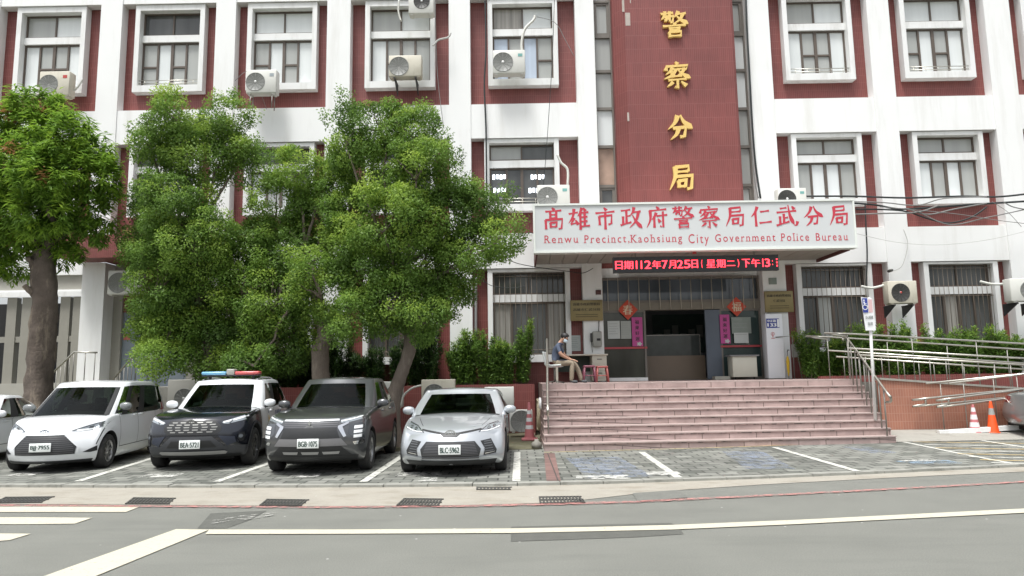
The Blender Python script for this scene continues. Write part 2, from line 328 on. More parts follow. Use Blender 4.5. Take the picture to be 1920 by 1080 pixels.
# ================================================================== ground, road, pavement
def sheet(name, polys, z, m, kind='structure', wpts=False):
    """flat painted or paved sheet; polygons are lists of ground points"""
    mb = MB()
    for p in polys:
        q = [Vector((v[0], v[1], z)) for v in p]; mb.add(q, [list(range(len(q)))])
    o = mb.build(name, m); tag(o, kind=kind); return o
def gp(pts): return [gnd(a, b) for a, b in pts]
sheet('ground', [[(-400, -300), (400, -300), (400, 400), (-400, 400)]], -.03, soil)
sheet('road', [[(-60, -40), (60, -40), (60, 15), (-60, 15)]], 0, asphalt)
kerb_line = [gnd(x, y, .05) for x, y in ((-120, 908), (0, 908.5), (240, 909), (480, 909), (720, 908), (970, 905.5), (1130, 902), (1280, 897), (1440, 891.5), (1600, 885), (1760, 877.5), (1920, 870), (2040, 865))]
kerb_line = [Vector((-18, kerb_line[0].y+.3, .05))]+kerb_line+[Vector((18, kerb_line[-1].y+.9, .05))]
low_line = gp(((-120, 944), (0, 945.5), (300, 947.5), (600, 950), (860, 948), (1050, 943), (1190, 927), (1280, 919), (1440, 908.5), (1600, 900), (1760, 892), (1920, 885), (2040, 880)))
low_line = [Vector((-18, low_line[0].y+.2, 0))]+low_line+[Vector((18, low_line[-1].y+.8, 0))]
mb = MB()
for i in range(len(kerb_line)-1):
    a, b, c, d = low_line[i], low_line[i+1], kerb_line[i+1], kerb_line[i]
    mb.quad((a.x, a.y, .006), (b.x, b.y, .006), (c.x, c.y-.05, .012), (d.x, d.y-.05, .012))
tag(mb.build('gutter_strip', conc), kind='structure')
mb = MB()                                                            # parking lot slab, 5 cm above the road
for i in range(len(kerb_line)-1):
    a, b = kerb_line[i], kerb_line[i+1]
    mb.quad((a.x, a.y+.14, .05), (b.x, b.y+.14, .05), (b.x, 16.9, .05), (a.x, 16.9, .05))
tag(mb.build('parking_lot', paver), kind='structure')
mb = MB()
for i in range(len(kerb_line)-1):                                    # row of kerb stones
    a, b = kerb_line[i], kerb_line[i+1]; L = (b-a).length; n = max(1, round(L/.62)); t = (b-a)/n; nn = Vector((-t.y, t.x, 0)).normalized()
    for k in range(n):
        p = a+t*k+t.normalized()*.006; q = a+t*(k+1)-t.normalized()*.006; dz = Vector((0, 0, random.uniform(-.004, .006)))
        vs = [p-nn*.05, q-nn*.05, q+nn*.135, p+nn*.135]
        mb.add([v+dz for v in vs]+[Vector((v.x, v.y, -.01)) for v in vs], [(0, 1, 2, 3), (0, 1, 5, 4), (1, 2, 6, 5), (3, 0, 4, 7)])
tag(mb.build('kerb', kerbm), kind='structure')
sheet('soil_bed', [[(-30, 16.0), (.45, 15.6), (.45, 21), (-30, 21)]], .056, soil)
sheet('road_patch', [gp(((958, 988), (1258, 981), (1275, 990), (1282, 1002), (1190, 1008), (958, 1016)))], .004, asphalt2)
sheet('road_patch', [gp(((395, 963), (500, 958), (470, 975), (425, 991), (370, 991)))], .004, asphalt2)
sheet('road_patch', [[gnd(1186, 926), gnd(1270, 920), gnd(1290, 934), gnd(1196, 942)]], .011, asphalt3)
def line_px(up, lo, z=.008):
    mb = MB(); U = gp(up); L = gp(lo)
    for i in range(len(U)-1):
        mb.quad(*[(v.x, v.y, z) for v in (L[i], L[i+1], U[i+1], U[i])])
    return mb
tag(line_px(((-80, 951), (120, 951), (262, 951)), ((-80, 961), (100, 961), (236, 961))).build('crossing_stripe', roadpaint), kind='structure')
tag(line_px(((-80, 971), (60, 971), (173, 972)), ((-80, 984), (60, 984), (140, 983))).build('crossing_stripe', roadpaint), kind='structure')
tag(line_px(((-80, 1001), (58, 1002)), ((-80, 1022), (18, 1014))).build('crossing_stripe', roadpaint), kind='structure')
tag(line_px(((330, 993.5), (392, 994.5)), ((60, 1090), (160, 1090)), .009).build('diagonal_road_marking', roadpaint), kind='structure')
UPL = ((392, 994.5), (640, 994.5), (958, 992.5), (1100, 990), (1258, 986), (1500, 976), (1700, 966), (1920, 955), (2100, 946))
LOL = ((385, 1003), (640, 1002.5), (958, 1001), (1100, 998), (1258, 994.5), (1500, 984), (1700, 974), (1920, 963), (2100, 953))
tag(line_px(UPL, LOL, .010).build('white_road_line', roadpaint), kind='structure')
tag(line_px(((-80, 947), (300, 949.5), (600, 951.5), (860, 949.5), (1050, 944.5), (1186, 941), (1280, 936.5), (1500, 926), (1750, 913), (2000, 899)), ((-80, 950), (300, 952.5), (600, 954.5), (860, 952.5), (1050, 948.5), (1186, 944.5), (1280, 940), (1500, 929), (1750, 916), (2000, 901.5)), .015).build('red_road_line', redpaint), kind='structure')
tag(line_px(((400, 976), (470, 966), (520, 962)), ((395, 984), (480, 974), (520, 966)), .012).build('worn_road_marking', mat('faint_paint', (.34, .34, .31), .8, .1, 8, alpha=(9, .48, .62))), kind='structure')
def strip_px(name, pts, wid, m, z=.057):
    P = [gnd(a, b, .05) for a, b in pts]; mb = MB()
    for i in range(len(P)-1):
        t = (P[i+1]-P[i]).normalized(); n = Vector((-t.y, t.x, 0))*wid/2
        mb.quad(*[(v.x, v.y, z) for v in (P[i]-n, P[i+1]-n, P[i+1]+n, P[i]+n)])
    return tag(mb.build(name, m), kind='structure')
for pts in (((146, 903), (300, 855)), ((405, 904), (530, 860)), ((681, 904), (762, 850)), ((968, 903), (970, 848)), ((1203, 848), (1272, 896)), ((1452, 839), (1608, 884))):
    strip_px('parking_bay_line', pts, .13, wornline)
strip_px('parking_bay_line', ((1690, 828), (1800, 851), (1900, 870)), .10, wornline)
strip_px('parking_bay_line', ((1820, 823), (1990, 850)), .12, wornline)
for k in range(8):
    y0 = 829+k*5.6
    strip_px('hatched_no_parking_line', ((1712+k*21, y0), (1990, y0+4)), .09, wornline if k % 2 else yelpaint, .0585)
strip_px('red_paver_line', ((1038, 902), (1030, 850)), .22, tile_mat('red_paver', (.20, .115, .10), (.14, .085, .075), (.06, .05, .045), .3, .2, 'xy', .06, .8))
strip_px('yellow_step_edge_line', ((1020, 848.5), (1300, 841), (1690, 828)), .06, yelpaint)
strip_px('faded_blue_marking', ((1110, 858), (1165, 896)), 1.05, bluepaint)
strip_px('faded_blue_marking', ((1392, 847), (1445, 880)), .8, bluepaint)
strip_px('faded_blue_marking', ((1600, 838), (1660, 850)), .5, bluepaint)
strip_px('faded_blue_marking', ((1690, 868), (1790, 866)), .45, bluepaint2)
strip_px('worn_bay_lettering', ((1690, 865), (1760, 863)), .22, wornpaint, .0592)
for a, b, y in ((268, 335, 893), (545, 600, 893), (745, 830, 890), (20, 75, 890), (1080, 1180, 896), (1212, 1275, 889), (785, 820, 900)):
    strip_px('worn_bay_lettering', ((a, y), (b, y-1)), .42, wornpaint, .0592)
GRATE_N = ['leftmost', 'second from the left', 'third from the left', 'fourth from the left', 'below the kerb right of the silver sedan']
for i, q in enumerate((((10, 934), (103, 933), (78, 944), (-15, 945)), ((250, 935), (330, 936), (318, 947), (234, 946.5)), ((500, 938), (580, 939), (566, 950.5), (486, 949.5)), ((757, 936.5), (832, 937.5), (824, 951), (743, 949.5)), ((1010, 933.5), (1090, 932.5), (1098, 944), (1012, 946)))):
    P = [gnd(a, b) for a, b in q]; mb = MB(); z = .016
    mb.add([(p.x, p.y, z-.012) for p in P], [(0, 1, 2, 3)], 1)
    n = 13
    for k in range(n):                                              # bars across the opening
        t0, t1 = k/n, (k+.55)/n
        A, B, C_, D_ = P[3].lerp(P[2], t0), P[3].lerp(P[2], t1), P[0].lerp(P[1], t1), P[0].lerp(P[1], t0)
        mb.prism([(v.x, v.y, z-.008) for v in (A, B, C_, D_)], (0, 0, .012), 0)
    for t0, t1 in ((0, .06), (.47, .53), (.94, 1)):
        A, B, C_, D_ = P[3].lerp(P[0], t0), P[2].lerp(P[1], t0), P[2].lerp(P[1], t1), P[3].lerp(P[0], t1)
        mb.prism([(v.x, v.y, z-.008) for v in (A, B, C_, D_)], (0, 0, .0135), 0)
    tag(mb.build('drain_grate', [iron, black]), f'dark iron drain grate in the beige gutter strip, {GRATE_N[i]}' if i < 4 else 'dark iron drain grate in the gutter in front of the empty bay', 'drain grate', 'drain grates along the gutter')
P = [gnd(893, 914, .01), gnd(960, 914, .01), gnd(958, 919, .01), gnd(893, 919, .01)]
mb = MB()
for k in range(10):
    t0, t1 = k/10, (k+.6)/10
    mb.prism([(v.x, v.y, .014) for v in (P[3].lerp(P[2], t0), P[3].lerp(P[2], t1), P[0].lerp(P[1], t1), P[0].lerp(P[1], t0))], (0, 0, .008))
for a, b in ((0, .12), (.88, 1)): mb.prism([(v.x, v.y, .014) for v in (P[3].lerp(P[0], a), P[2].lerp(P[1], a), P[2].lerp(P[1], b), P[3].lerp(P[0], b))], (0, 0, .009))
tag(mb.build('drain_slot', iron), 'narrow rusty drain slot against the kerb in front of the silver sedan', 'drain slot')
# concrete corner right of the steps, rising to the ramp
mb = MB(); a, b, c_, d_ = Vector((8.2, 15.95, .062)), Vector((17, 16.3, .062)), Vector((17, 17.45, .2)), Vector((8.2, 17.45, .2))
mb.quad(a, b, c_, d_); tag(mb.build('concrete_pavement', conc2), kind='structure')

# ================================================================== the police station
YR, YC = 21.3, 20.95                     # face of the red tile, face of columns and beams
ZT0, ZB1, ZT1, ZB2, ZT2, ZTOP = 4.93, 6.01, 9.06, 10.17, 13.75, 16.2
LAND = 1.45
BAYS = {'Z': (-20.2, -17.2), 'A': (-16.5, -13.22), 'B': (-12.53, -9.5), 'C': (-8.86, -5.92), 'D': (-5.17, -2.02), 'E': (-1.34, 2.02), 'F': (8.2, 11.33), 'G': (12.03, 15.05), 'H': (15.86, 18.95)}
st = empty('police_station', (3, YR, 0), 'white and dark red tiled police station of three storeys with a canopied entrance', 'building')
names = list(BAYS)
# columns between the bays (ground to roof) and spandrel beams
def column(x0, x1, z0=0.0, yf=YC):
    MB().box(x0, x1, yf, YR+.5, z0, ZTOP).build('column', white, st)
column(-17.2, -16.5); column(-13.22, -12.53, 5.98); column(-9.5, -8.86); column(-5.92, -5.17); column(-2.02, -1.34); column(2.02, 2.62); column(7.5, 8.2); column(11.33, 12.03); column(15.05, 15.86); column(18.95, 19.7)
def beam(x0, x1, z0, z1): MB().box(x0, x1, YC+.03, YR+.5, z0, z1).build('spandrel_beam', white, st)
for n, (a, b) in BAYS.items():
    beam(a, b, ZT1, ZB2)
    if n not in 'ZAB': beam(a, b, ZT0, ZB1)
    beam(a, b, ZT2, ZTOP)
def window(x0, x1, red, zr0, zr1, zo0, zo1, ztr, cols, top=('M', 'M'), ground=False, rail=False, name='window', yface=YR-.27, jw=.15, sill=.22, head=.09, tw=.23):
    """a bay: red tile around a protruding white box frame with a two-part sash; the opening is x0..x1, zo0..zo1"""
    a, b = red; jl, jr = x0-jw, x1+jw; zs = zo0-sill
    p = MB()
    if jl > a: p.box(a, jl, YR, YR+.45, zr0, zr1)
    if b > jr: p.box(jr, b, YR, YR+.45, zr0, zr1)
    if zs > zr0: p.box(jl, jr, YR, YR+.45, zr0, zs)
    p.build('tile_panel', redtile, st)
    f = MB(); yb = YR+.3
    f.box(jl, x0, yface, yb, zs, zr1-.02); f.box(x1, jr, yface, yb, zs, zr1-.02)
    f.box(x0, x1, yface, yb, zs, zo0); f.box(x0, x1, yface+.003, yb, zo1, zr1-.02)
    f.box(x0, x1, YR-.1, yb, ztr-tw/2, ztr+tw/2)
    wd = f.build(name, white2, st)
    yg = YR+.02; s = MB(); g = MB(); ix = {'L': 0, 'M': 1, 'D': 2, 'B': 3, 'C': 4, 'W': 5}
    zl, zh = zo0, ztr-tw/2; n = len(cols); fw = .05
    s.box(x0, x0+fw, yg-.05, yg+.05, zl, zh); s.box(x1-fw, x1, yg-.05, yg+.05, zl, zh); s.box(x0+fw, x1-fw, yg-.05, yg+.05, zh-fw, zh); s.box(x0+fw, x1-fw, yg-.05, yg+.05, zl, zl+fw)
    zu0, zu1 = ztr+tw/2, zo1
    s.box(x0, x0+fw, yg-.05, yg+.05, zu0, zu1); s.box(x1-fw, x1, yg-.05, yg+.05, zu0, zu1); s.box(x0+fw, x1-fw, yg-.05, yg+.05, zu1-fw, zu1); s.box(x0+fw, x1-fw, yg-.05, yg+.05, zu0, zu0+fw)
    xm = (x0+x1)/2; s.box(xm-.025, xm+.025, yg-.05, yg+.05, zu0+fw, zu1-fw)
    g.box(x0+fw, xm-.025, yg-.01, yg+.02, zu0+fw, zu1-fw, ix[top[0]]); g.box(xm+.025, x1-fw, yg-.01, yg+.02, zu0+fw, zu1-fw, ix[top[1]])
    xs = [x0+fw+(x1-x0-2*fw)*i/n for i in range(n+1)]
    for i in range(n):
        bw = .045 if i == n//2 else .03
        if i: s.box(xs[i]-bw, xs[i]+bw, yg-.055, yg+.04, zl+fw, zh-fw)
        c = cols[i]; l = xs[i]+(.0 if i == 0 else (.045 if i == n//2 else .03)); r = xs[i+1]-(0 if i == n-1 else (.045 if i+1 == n//2 else .03))
        zz = zl+fw
        if c.islower():                                             # sash with a glazing bar across
            zb = zl+(zh-zl)*.46; s.box(l, r, yg-.05, yg+.03, zb-.03, zb+.03)
            g.box(l, r, yg-.01, yg+.02, zb+.03, zh-fw, ix[c.upper()]); zh2 = zb-.03
            g.box(l, r, yg-.01, yg+.02, zz, zh2, ix[c.upper()])
        else: g.box(l, r, yg-.01, yg+.02, zz, zh-fw, ix[c])
    s.build('sash_frame', brown, wd); g.build('pane', PANES, wd)
    if rail:
        r = MB()
        for h in (.10, .20): r.tube([(x0, YR-.16, zo0+h), (x1, YR-.16, zo0+h)], .012, 6)
        for k in range(5): r.tube([(x0+(x1-x0)*(k+.5)/5, YR-.16, zo0), (x0+(x1-x0)*(k+.5)/5, YR-.16, zo0+.2)], .009, 5)
        r.build('guard_rail', steel, wd)
    if ground:
        r = MB(); n = 13
        for k in range(n+1):
            x = x0+.04+(x1-x0-.08)*k/n; r.tube([(x, YR-.17, zo0+.02), (x, YR-.17, zo1-.02)], .0085, 5)
        for h in (.06, .62, .95): r.tube([(x0, YR-.155, zo0+(zo1-zo0)*h), (x1, YR-.155, zo0+(zo1-zo0)*h)], .011, 5)
        r.build('window_bars', mat('bar_paint', (.15, .12, .09), .5, .2, 8), wd)
    return wd
def bay_window2(n, cols, top, rail=False):
    a, b = BAYS[n]; m = (a+b)/2; h = .97 if n not in 'F' else .95
    return window(m-h, m+h, (a, b), ZB2, ZT2, 11.02, 13.55, 12.66, cols, top, rail=rail)
bay_window2('Z', 'LMML', 'MM'); bay_window2('A', 'LmmL', 'ML'); bay_window2('B', 'mLmM', 'DD', True); bay_window2('C', 'mLmL', 'LL'); bay_window2('D', 'LmMM', 'ML'); bay_window2('E', 'WmWm', 'CL')
bay_window2('F', 'LmmL', 'ML', True); bay_window2('G', 'mLmL', 'LL', True); bay_window2('H', 'DLmL', 'LL', True)
def bay_window1(n, cols, top, rail=False):
    a, b = BAYS[n]; m = (a+b)/2+{'E': -.1}.get(n, .02); h = .95 if n != 'E' else 1.02
    return window(m-h, m+h, (a, b), ZB1, ZT1, 6.95, 8.92, 8.28, cols, top, rail=rail)
for n, c, t in (('Z', 'MMDD', 'MM'), ('A', 'MMDD', 'MM'), ('B', 'DMMD', 'DM'), ('C', 'LMLD', 'DB'), ('D', 'DMMD', 'DD'), ('F', 'MLLM', 'MM'), ('G', 'LMLM', 'MM'), ('H', 'DDMM', 'MM')):
    bay_window1(n, c, t)
wE = bay_window1('E', 'DDDD', 'MD', True)
# four tube lamps reflected and seen through the first floor window beside the entrance tower
lamp = mat('lit_tube', (.85, .92, 1), .4, emit=2.6)
for (cx, cy, k) in ((936, 332, 4), (1008, 332, 4), (938, 357, 4), (1004, 357, 3)):
    p = at(cx, cy, YR-.01); mb = MB()
    for j in range(k): mb.box(p.x+(j-1.5)*.115-.035, p.x+(j-1.5)*.115+.035, YR-.012, YR-.004, p.z-.075+(.02 if j % 2 else 0), p.z+.075)
    mb.build('ceiling_lamp', lamp, wE)
def bay_window0(n, cols, top, ground=True):
    a, b = BAYS[n]; m = (a+b)/2+.04; h = .98
    return window(m-h, m+h, (a, b), 0, ZT0, 2.28, 4.85, 4.05, cols, top, ground=ground)
bay_window0('C', 'DDCD', 'DD'); bay_window0('D', 'DDCD', 'DD'); bay_window0('G', 'DCDD', 'DD'); bay_window0('H', 'CDDD', 'DD')
a, b = BAYS['E']; window(-.72, 1.5, (a, b), 0, ZT0, 2.28, 4.82, 4.02, 'CDDC', 'DD', ground=True)
a, b = BAYS['F']; window(8.72, 10.72, (a, b), 0, ZT0, 2.36, 4.85, 4.07, 'DMDD', 'DD', ground=True)
# --- left end: open hall behind grey posts, white fascia, blue door, red canopy
LDZ = 1.5
MB().box(-22, -13.25, YC+.05, YR+.5, 4.95, ZB1-.05).build('fascia', white, st)
cream = mat('cream_paint', (.34, .33, .29), .7, .08, 3)
MB().box(-22, -13.25, 21.1, 21.5, 4.50, 4.95).build('lintel', cream, st)
MB().box(-22, -13.25, 20.96, 21.02, 4.28, 4.43).box(-22, -13.25, 21.04, 21.4, 4.43, 4.50).build('shutter_rail', white2, st)
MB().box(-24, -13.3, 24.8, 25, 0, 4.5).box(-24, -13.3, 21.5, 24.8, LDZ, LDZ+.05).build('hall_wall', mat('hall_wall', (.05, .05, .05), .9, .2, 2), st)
gate = MB(); gm = mat('gate_grey', (.25, .24, .205), .6, .08, 6)
for px_ in (-60, 22, 50, 122, 146):
    x = at(px_, 640, 21.2).x; gate.box(x-.15, x+.15, 21.1, 21.3, 1.66, 4.28)
gate.box(-22, -13.22, 21.13, 21.27, 2.90, 3.08)
gate.build('gate', gm, st)
MB().box(-22, -13.22, 20.98, 21.45, 0, 1.66).build('plinth_wall', cream, st)
MB().box(-13.22, -12.53, YC-.12, YR+.5, 0, 5.28).build('column', white, st)
MB().box(-12.53, -8.86, YR+.1, YR+.5, 5.28, ZB1).build('tile_panel', redtile, st)
MB().box(-12.53, -12.25, YR+.05, YR+.5, 0, 5.28).box(-10.2, -8.86, YR+.1, YR+.5, 0, 3.8).box(-12.25, -10.2, YR+.1, YR+.5, 0, LDZ).build('door_jamb', cream, st)
MB().box(-12.25, -8.86, YR+.12, YR+.5, 3.8, 5.28).build('tile_panel', redtile, st)
MB().box(-13.4, -8.9, 20.0, YC-.125, 5.29, 5.98).box(-12.52, -8.9, YC-.125, YR+.09, 5.29, 5.98).build('side_canopy', redtile, st)
MB().box(-12.9, -9.3, 19.6, YR, 0, LDZ).build('side_landing', conc2, st)
dmat = mat('blue_grey_door_paint', (.23, .27, .31), .5, .06, 3)
door = MB().box(-12.25, -11.27, YR+.16, YR+.24, LDZ, 3.8).box(-11.25, -10.2, YR+.16, YR+.24, LDZ, 3.8)
for x0, x1 in ((-12.15, -11.8), (-11.72, -11.37), (-11.15, -10.78), (-10.68, -10.3)):
    for z0, z1 in ((1.65, 2.2), (2.32, 2.95), (3.05, 3.68)): door.box(x0, x1, YR+.145, YR+.16, z0, z1)
door = door.build('door', dmat, st)
MB().cbox(-11.33, -11.22, YR+.09, YR+.15, 2.25, 2.56, .012).build('door_lock', mat('brushed_lock', (.5, .5, .48), .35, metal=.8), door)
p = at(233, 631, YR); MB().box(p.x-.1, p.x+.1, YR+.136, YR+.143, p.z-.1, p.z+.1).build('door_notice', mat('red_notice', (.55, .16, .13), .6), door)
# --- entrance tower with strip windows
xl0, xl1 = 2.62, 3.2; xr0, xr1 = 6.98, 7.5
def strip_window(x0, x1, zs, mats_):
    f = MB(); g = MB()
    f.box(x0, x0+.05, YR-.05, YR+.1, 5, ZTOP); f.box(x1-.05, x1, YR-.05, YR+.1, 5, ZTOP)
    for i, z in enumerate(zs):
        f.box(x0+.05, x1-.05, YR-.06, YR+.1, z-.045, z+.045)
        if i < len(zs)-1:
            if i in (5, 0, 10):
                f.box(x0+.05, x0+.13, YR-.03, YR+.1, z+.045, zs[i+1]-.045); f.box(x1-.13, x1-.05, YR-.03, YR+.1, z+.045, zs[i+1]-.045)
                f.box(x0+.13, x1-.13, YR-.03, YR+.1, z+.045, z+.13); f.box(x0+.13, x1-.13, YR-.03, YR+.1, zs[i+1]-.12, zs[i+1]-.045)
                g.box(x0+.13, x1-.13, YR+.02, YR+.05, z+.13, zs[i+1]-.12, mats_[i])
            else: g.box(x0+.05, x1-.05, YR+.02, YR+.05, z+.045, zs[i+1]-.045, mats_[i])
    wd = f.build('window', mat('grey_brown_frame', (.16, .145, .125), .5, .1, 8), st); g.build('pane', PANES+[mat('stored_boxes', (.36, .25, .19), .5, .6, 2.2)], wd)
zz = [at(1140, y, YR).z for y in (430, 350, 276, 205, 135, 70, 4, -60, -120)]
strip_window(xl0, xl1, zz, [2, 6, 0, 1, 1, 1, 0, 1, 1]); MB().box(xl0, xr1, YR+.1, YR+.5, ZT0, ZTOP).build('tile_panel', redtile, st)
zz = [at(1395, y, YR).z for y in (430, 348, 276, 205, 133, 66, 2, -60, -120)]
strip_window(xr0, xr1, zz, [1, 1, 1, 0, 0, 1, 0, 1, 1])
YT = 20.55
tw = MB(); pr = [(xl1, YR+.1), (xl1, 20.95), (xl1+.34, YT), (xr0-.12, YT), (xr0-.03, YT+.06), (xr0, YT+.2), (xr0, YR+.1)]
tw.prism([(x, y, ZT0) for x, y in pr], (0, 0, ZTOP-ZT0)); tower = tw.build('entrance_tower', towertile, st)
for i, (x0, x1, y0, y1) in enumerate(((1166, 1171, 0, 22), (1172, 1182, 24, 48), (1181, 1183, 0, 6), (1176, 1180, 211, 227))):
    p, q = at(x0, y0, YT), at(x1, y1, YT); MB().box(p.x, q.x, YT-.004, YT+.01, q.z, p.z).build('bare_patch', mat('bare_mortar', (.42, .37, .33), .9, .2, 9), tower)
gold = mat('gold_letter', (.75, .52, .17), .38, .06, 6, metal=.25)
for ch, px_, py_ in (('警', 1264, 46), ('察', 1269, 141), ('分', 1274, 238), ('局', 1278, 333)):
    p = at(px_, py_, YT-.05); mb = MB(); put_brush(mb, ch, .84, (p.x, YT-.002, p.z), .09, 0, 12.5); mb.build('gold_character', gold, st)
# --- entrance: recessed wall under the canopy
XD0, XD1 = 2.62, 7.5
MB().box(XD0, XD1, YR+.1, YR+.5, 4.62, ZT0).build('lintel', white2, st)
tr = MB()                                                            # grilled transom window
tr.box(XD0, XD1, YR-.02, YR+.2, 3.83, 3.90); tr.box(XD0, XD1, YR-.02, YR+.2, 4.55, 4.62); tr.box(XD0, XD0+.06, YR-.02, YR+.2, 3.9, 4.55); tr.box(XD1-.06, XD1, YR-.02, YR+.2, 3.9, 4.55)
trw = tr.build('transom_window', mat('grey_brown_frame', (.16, .145, .125)), st)
MB().box(XD0+.06, XD1-.06, YR+.1, YR+.12, 3.9, 4.55).build('pane', pane_mat('transom_glass', (.10, .12, .14), .05, .35, 1.2), trw)
bm_ = MB()
for k in range(15):
    x = XD0+.2+k*.32; bm_.tube([(x, YR-.06, 3.60), (x, YR-.06, 4.6)], .012, 5)
bm_.build('window_bars', mat('pale_bar', (.42, .40, .33), .5), trw)
MB().box(XD0, XD1, YR-.03, YR+.25, 3.60, 3.83).build('lintel', mat('drab_paint', (.19, .175, .14), .7, .2, 4), st)
# door bay geometry: left glass panel, opening, opened blue leaf, right panel
xo0, xo1, xb1 = at(1212, 640, YR).x, at(1325, 640, YR).x, at(1352, 640, YR).x
gl = MB().box(XD0, XD0+.05, YR, YR+.12, LAND, 3.6).box(xo0-.06, xo0, YR, YR+.12, LAND, 3.6).box(XD0+.05, xo0-.06, YR, YR+.12, 3.54, 3.6).box(XD0+.05, xo0-.06, YR, YR+.12, LAND, LAND+.08).build('glass_door', mat('grey_brown_frame', (.16, .145, .125)), st)
MB().box(XD0+.05, xo0-.06, YR+.05, YR+.07, LAND+.08, 3.54).build('pane', pane_mat('entrance_glass', (.06, .062, .05), .04, .5, 1.0), gl)
MB().box(XD0+.0, xo0+.02, YR-.018, YR-.003, 2.42, 2.48).build('red_stripe', mat('red_tape', (.40, .05, .06), .5), gl)
gr = MB().box(xb1, xb1+.05, YR, YR+.12, LAND, 3.6).box(XD1-.06, XD1, YR, YR+.12, LAND, 3.6).box(xb1+.05, XD1-.06, YR, YR+.12, 3.54, 3.6).box(xb1+.05, XD1-.06, YR, YR+.12, LAND, LAND+.08).build('glass_door', mat('grey_brown_frame', (.16, .145, .125)), st)
MB().box(xb1+.05, XD1-.06, YR+.05, YR+.07, LAND+.08, 3.54).build('pane', pane_mat('entrance_glass_right', (.035, .055, .052), .04, .4, 1.0), gr)
MB().box(xb1-.02, XD1-.02, YR-.018, YR-.003, 2.42, 2.48).build('red_stripe', mat('red_tape', (.40, .05, .06), .5), gr)
MB().box(xo1-.02, xb1, YR+.0, YR+.06, LAND+.02, 3.58).box(xo1, xb1-.04, YR-.012, YR, LAND+.3, 3.2).build('open_door_leaf', mat('blue_grey_leaf', (.085, .105, .135), .35, .1, 3), st)
# the room behind
rm = mat('room_wall', (.30, .30, .31), .9, .15, 2)
MB().box(XD0-.3, XD1+.3, 25.6, 25.8, LAND, 4.6).box(XD0-.32, XD0-.2, 21.7, 25.6, LAND, 4.6).box(XD1+.2, XD1+.32, 21.7, 25.6, LAND, 4.6).box(XD0-.2, XD1+.2, 21.7, 25.6, 4.3, 4.5).box(XD0-.2, XD1+.2, 21.5, 25.6, LAND-.1, LAND-.003).build('lobby_room', rm, st)
sh_ = MB().box(3.4, 4.6, 25.3, 25.58, LAND, 3.3); MB().box(5.0, 6.9, 25.52, 25.59, 2.4, 3.8).build('notice_board', mat('board_green', (.08, .13, .11), .6, .3, 3), bpy.data.objects['lobby_room'])
sh_.build('filing_cabinet', mat('cabinet_brown', (.16, .10, .06), .5, .2, 2), bpy.data.objects['lobby_room'])
for k in range(6): MB().box(5.1+.3*k, 5.33+.3*k, 25.50, 25.518, 2.7+.12*(k % 3), 3.1+.15*(k % 3)).build('pinned_sheet', mat('grey_paper', (.36, .38, .35)), bpy.data.objects['lobby_room'])
# --- entrance canopy
YS = 18.62                                                           # face of the sign
cz0, cz1 = at(1300, 470, YS).z, at(1300, 378, YS).z
cx0, cx1 = at(1000, 425, YS).x, at(1604, 420, YS).x
can = MB().box(cx0+.1, cx1-.12, YS+.28, YC-.003, cz0+.1, cz1-.1)
can = can.build('canopy', white2, st)
sm = mat('soffit_metal', (.33, .30, .26), .6, .12, 3)
sf = MB(); n = 22
for k in range(n):
    x0 = cx0+.12+(cx1-cx0-.26)*k/n; x1 = cx0+.12+(cx1-cx0-.26)*(k+1)/n-.018
    sf.box(x0, x1, YS+.26, YC-.01, cz0+.06, cz0+.085)
sf.build('soffit', sm, can)
for x0_, x1_ in ((cx0+.06, cx0+.11), (cx1-.13, cx1-.07)): MB().box(x0_, x1_, YS+.27, YC-.02, cz0-.02, cz1-.12).build('canopy_fascia', mat('maroon_trim', (.12, .035, .03), .6, .15, 4), can)
# ================================================================== sign, display, plates and papers round the entrance
sg = empty('canopy_sign', ((cx0+cx1)/2, YS+.13, cz0), 'long white sign board with red Chinese and English police bureau lettering on the canopy', 'sign')
bd = mat('sign_board', (.56, .58, .575), .45, .02, 1.5); fr = mat('sign_edge', (.72, .75, .70), .35, .05, 4)
MB().box(cx0+.05, cx1-.05, YS, YS+.25, cz0+.06, cz1-.05).build('board', bd, sg)
MB().box(cx0, cx1, YS-.03, YS+.26, cz0, cz0+.06).box(cx0, cx1, YS-.03, YS+.26, cz1-.05, cz1).box(cx0, cx0+.05, YS-.027, YS+.257, cz0+.06, cz1-.05).box(cx1-.05, cx1, YS-.027, YS+.257, cz0+.06, cz1-.05).build('frame', fr, sg)
cr = mat('sign_red', (.50, .035, .06), .5, .05, 5)
for i, ch in enumerate('高雄市政府警察局仁武分局'):
    px_ = 1037.5+48.7*i; p = at(px_, 409.5-i*.55, YS-.01); mb = MB()
    put_brush(mb, ch, .60, (p.x, YS-.004, p.z), 0, 0, 10.5, .98); mb.build('character', cr, sg)
words = [('Renwu', 1021, 1083), ('Precinct,', 1096, 1180), ('Kaohsiung', 1183, 1279), ('City', 1291, 1329), ('Government', 1341, 1454), ('Police', 1465, 1517), ('Bureau', 1530, 1589)]
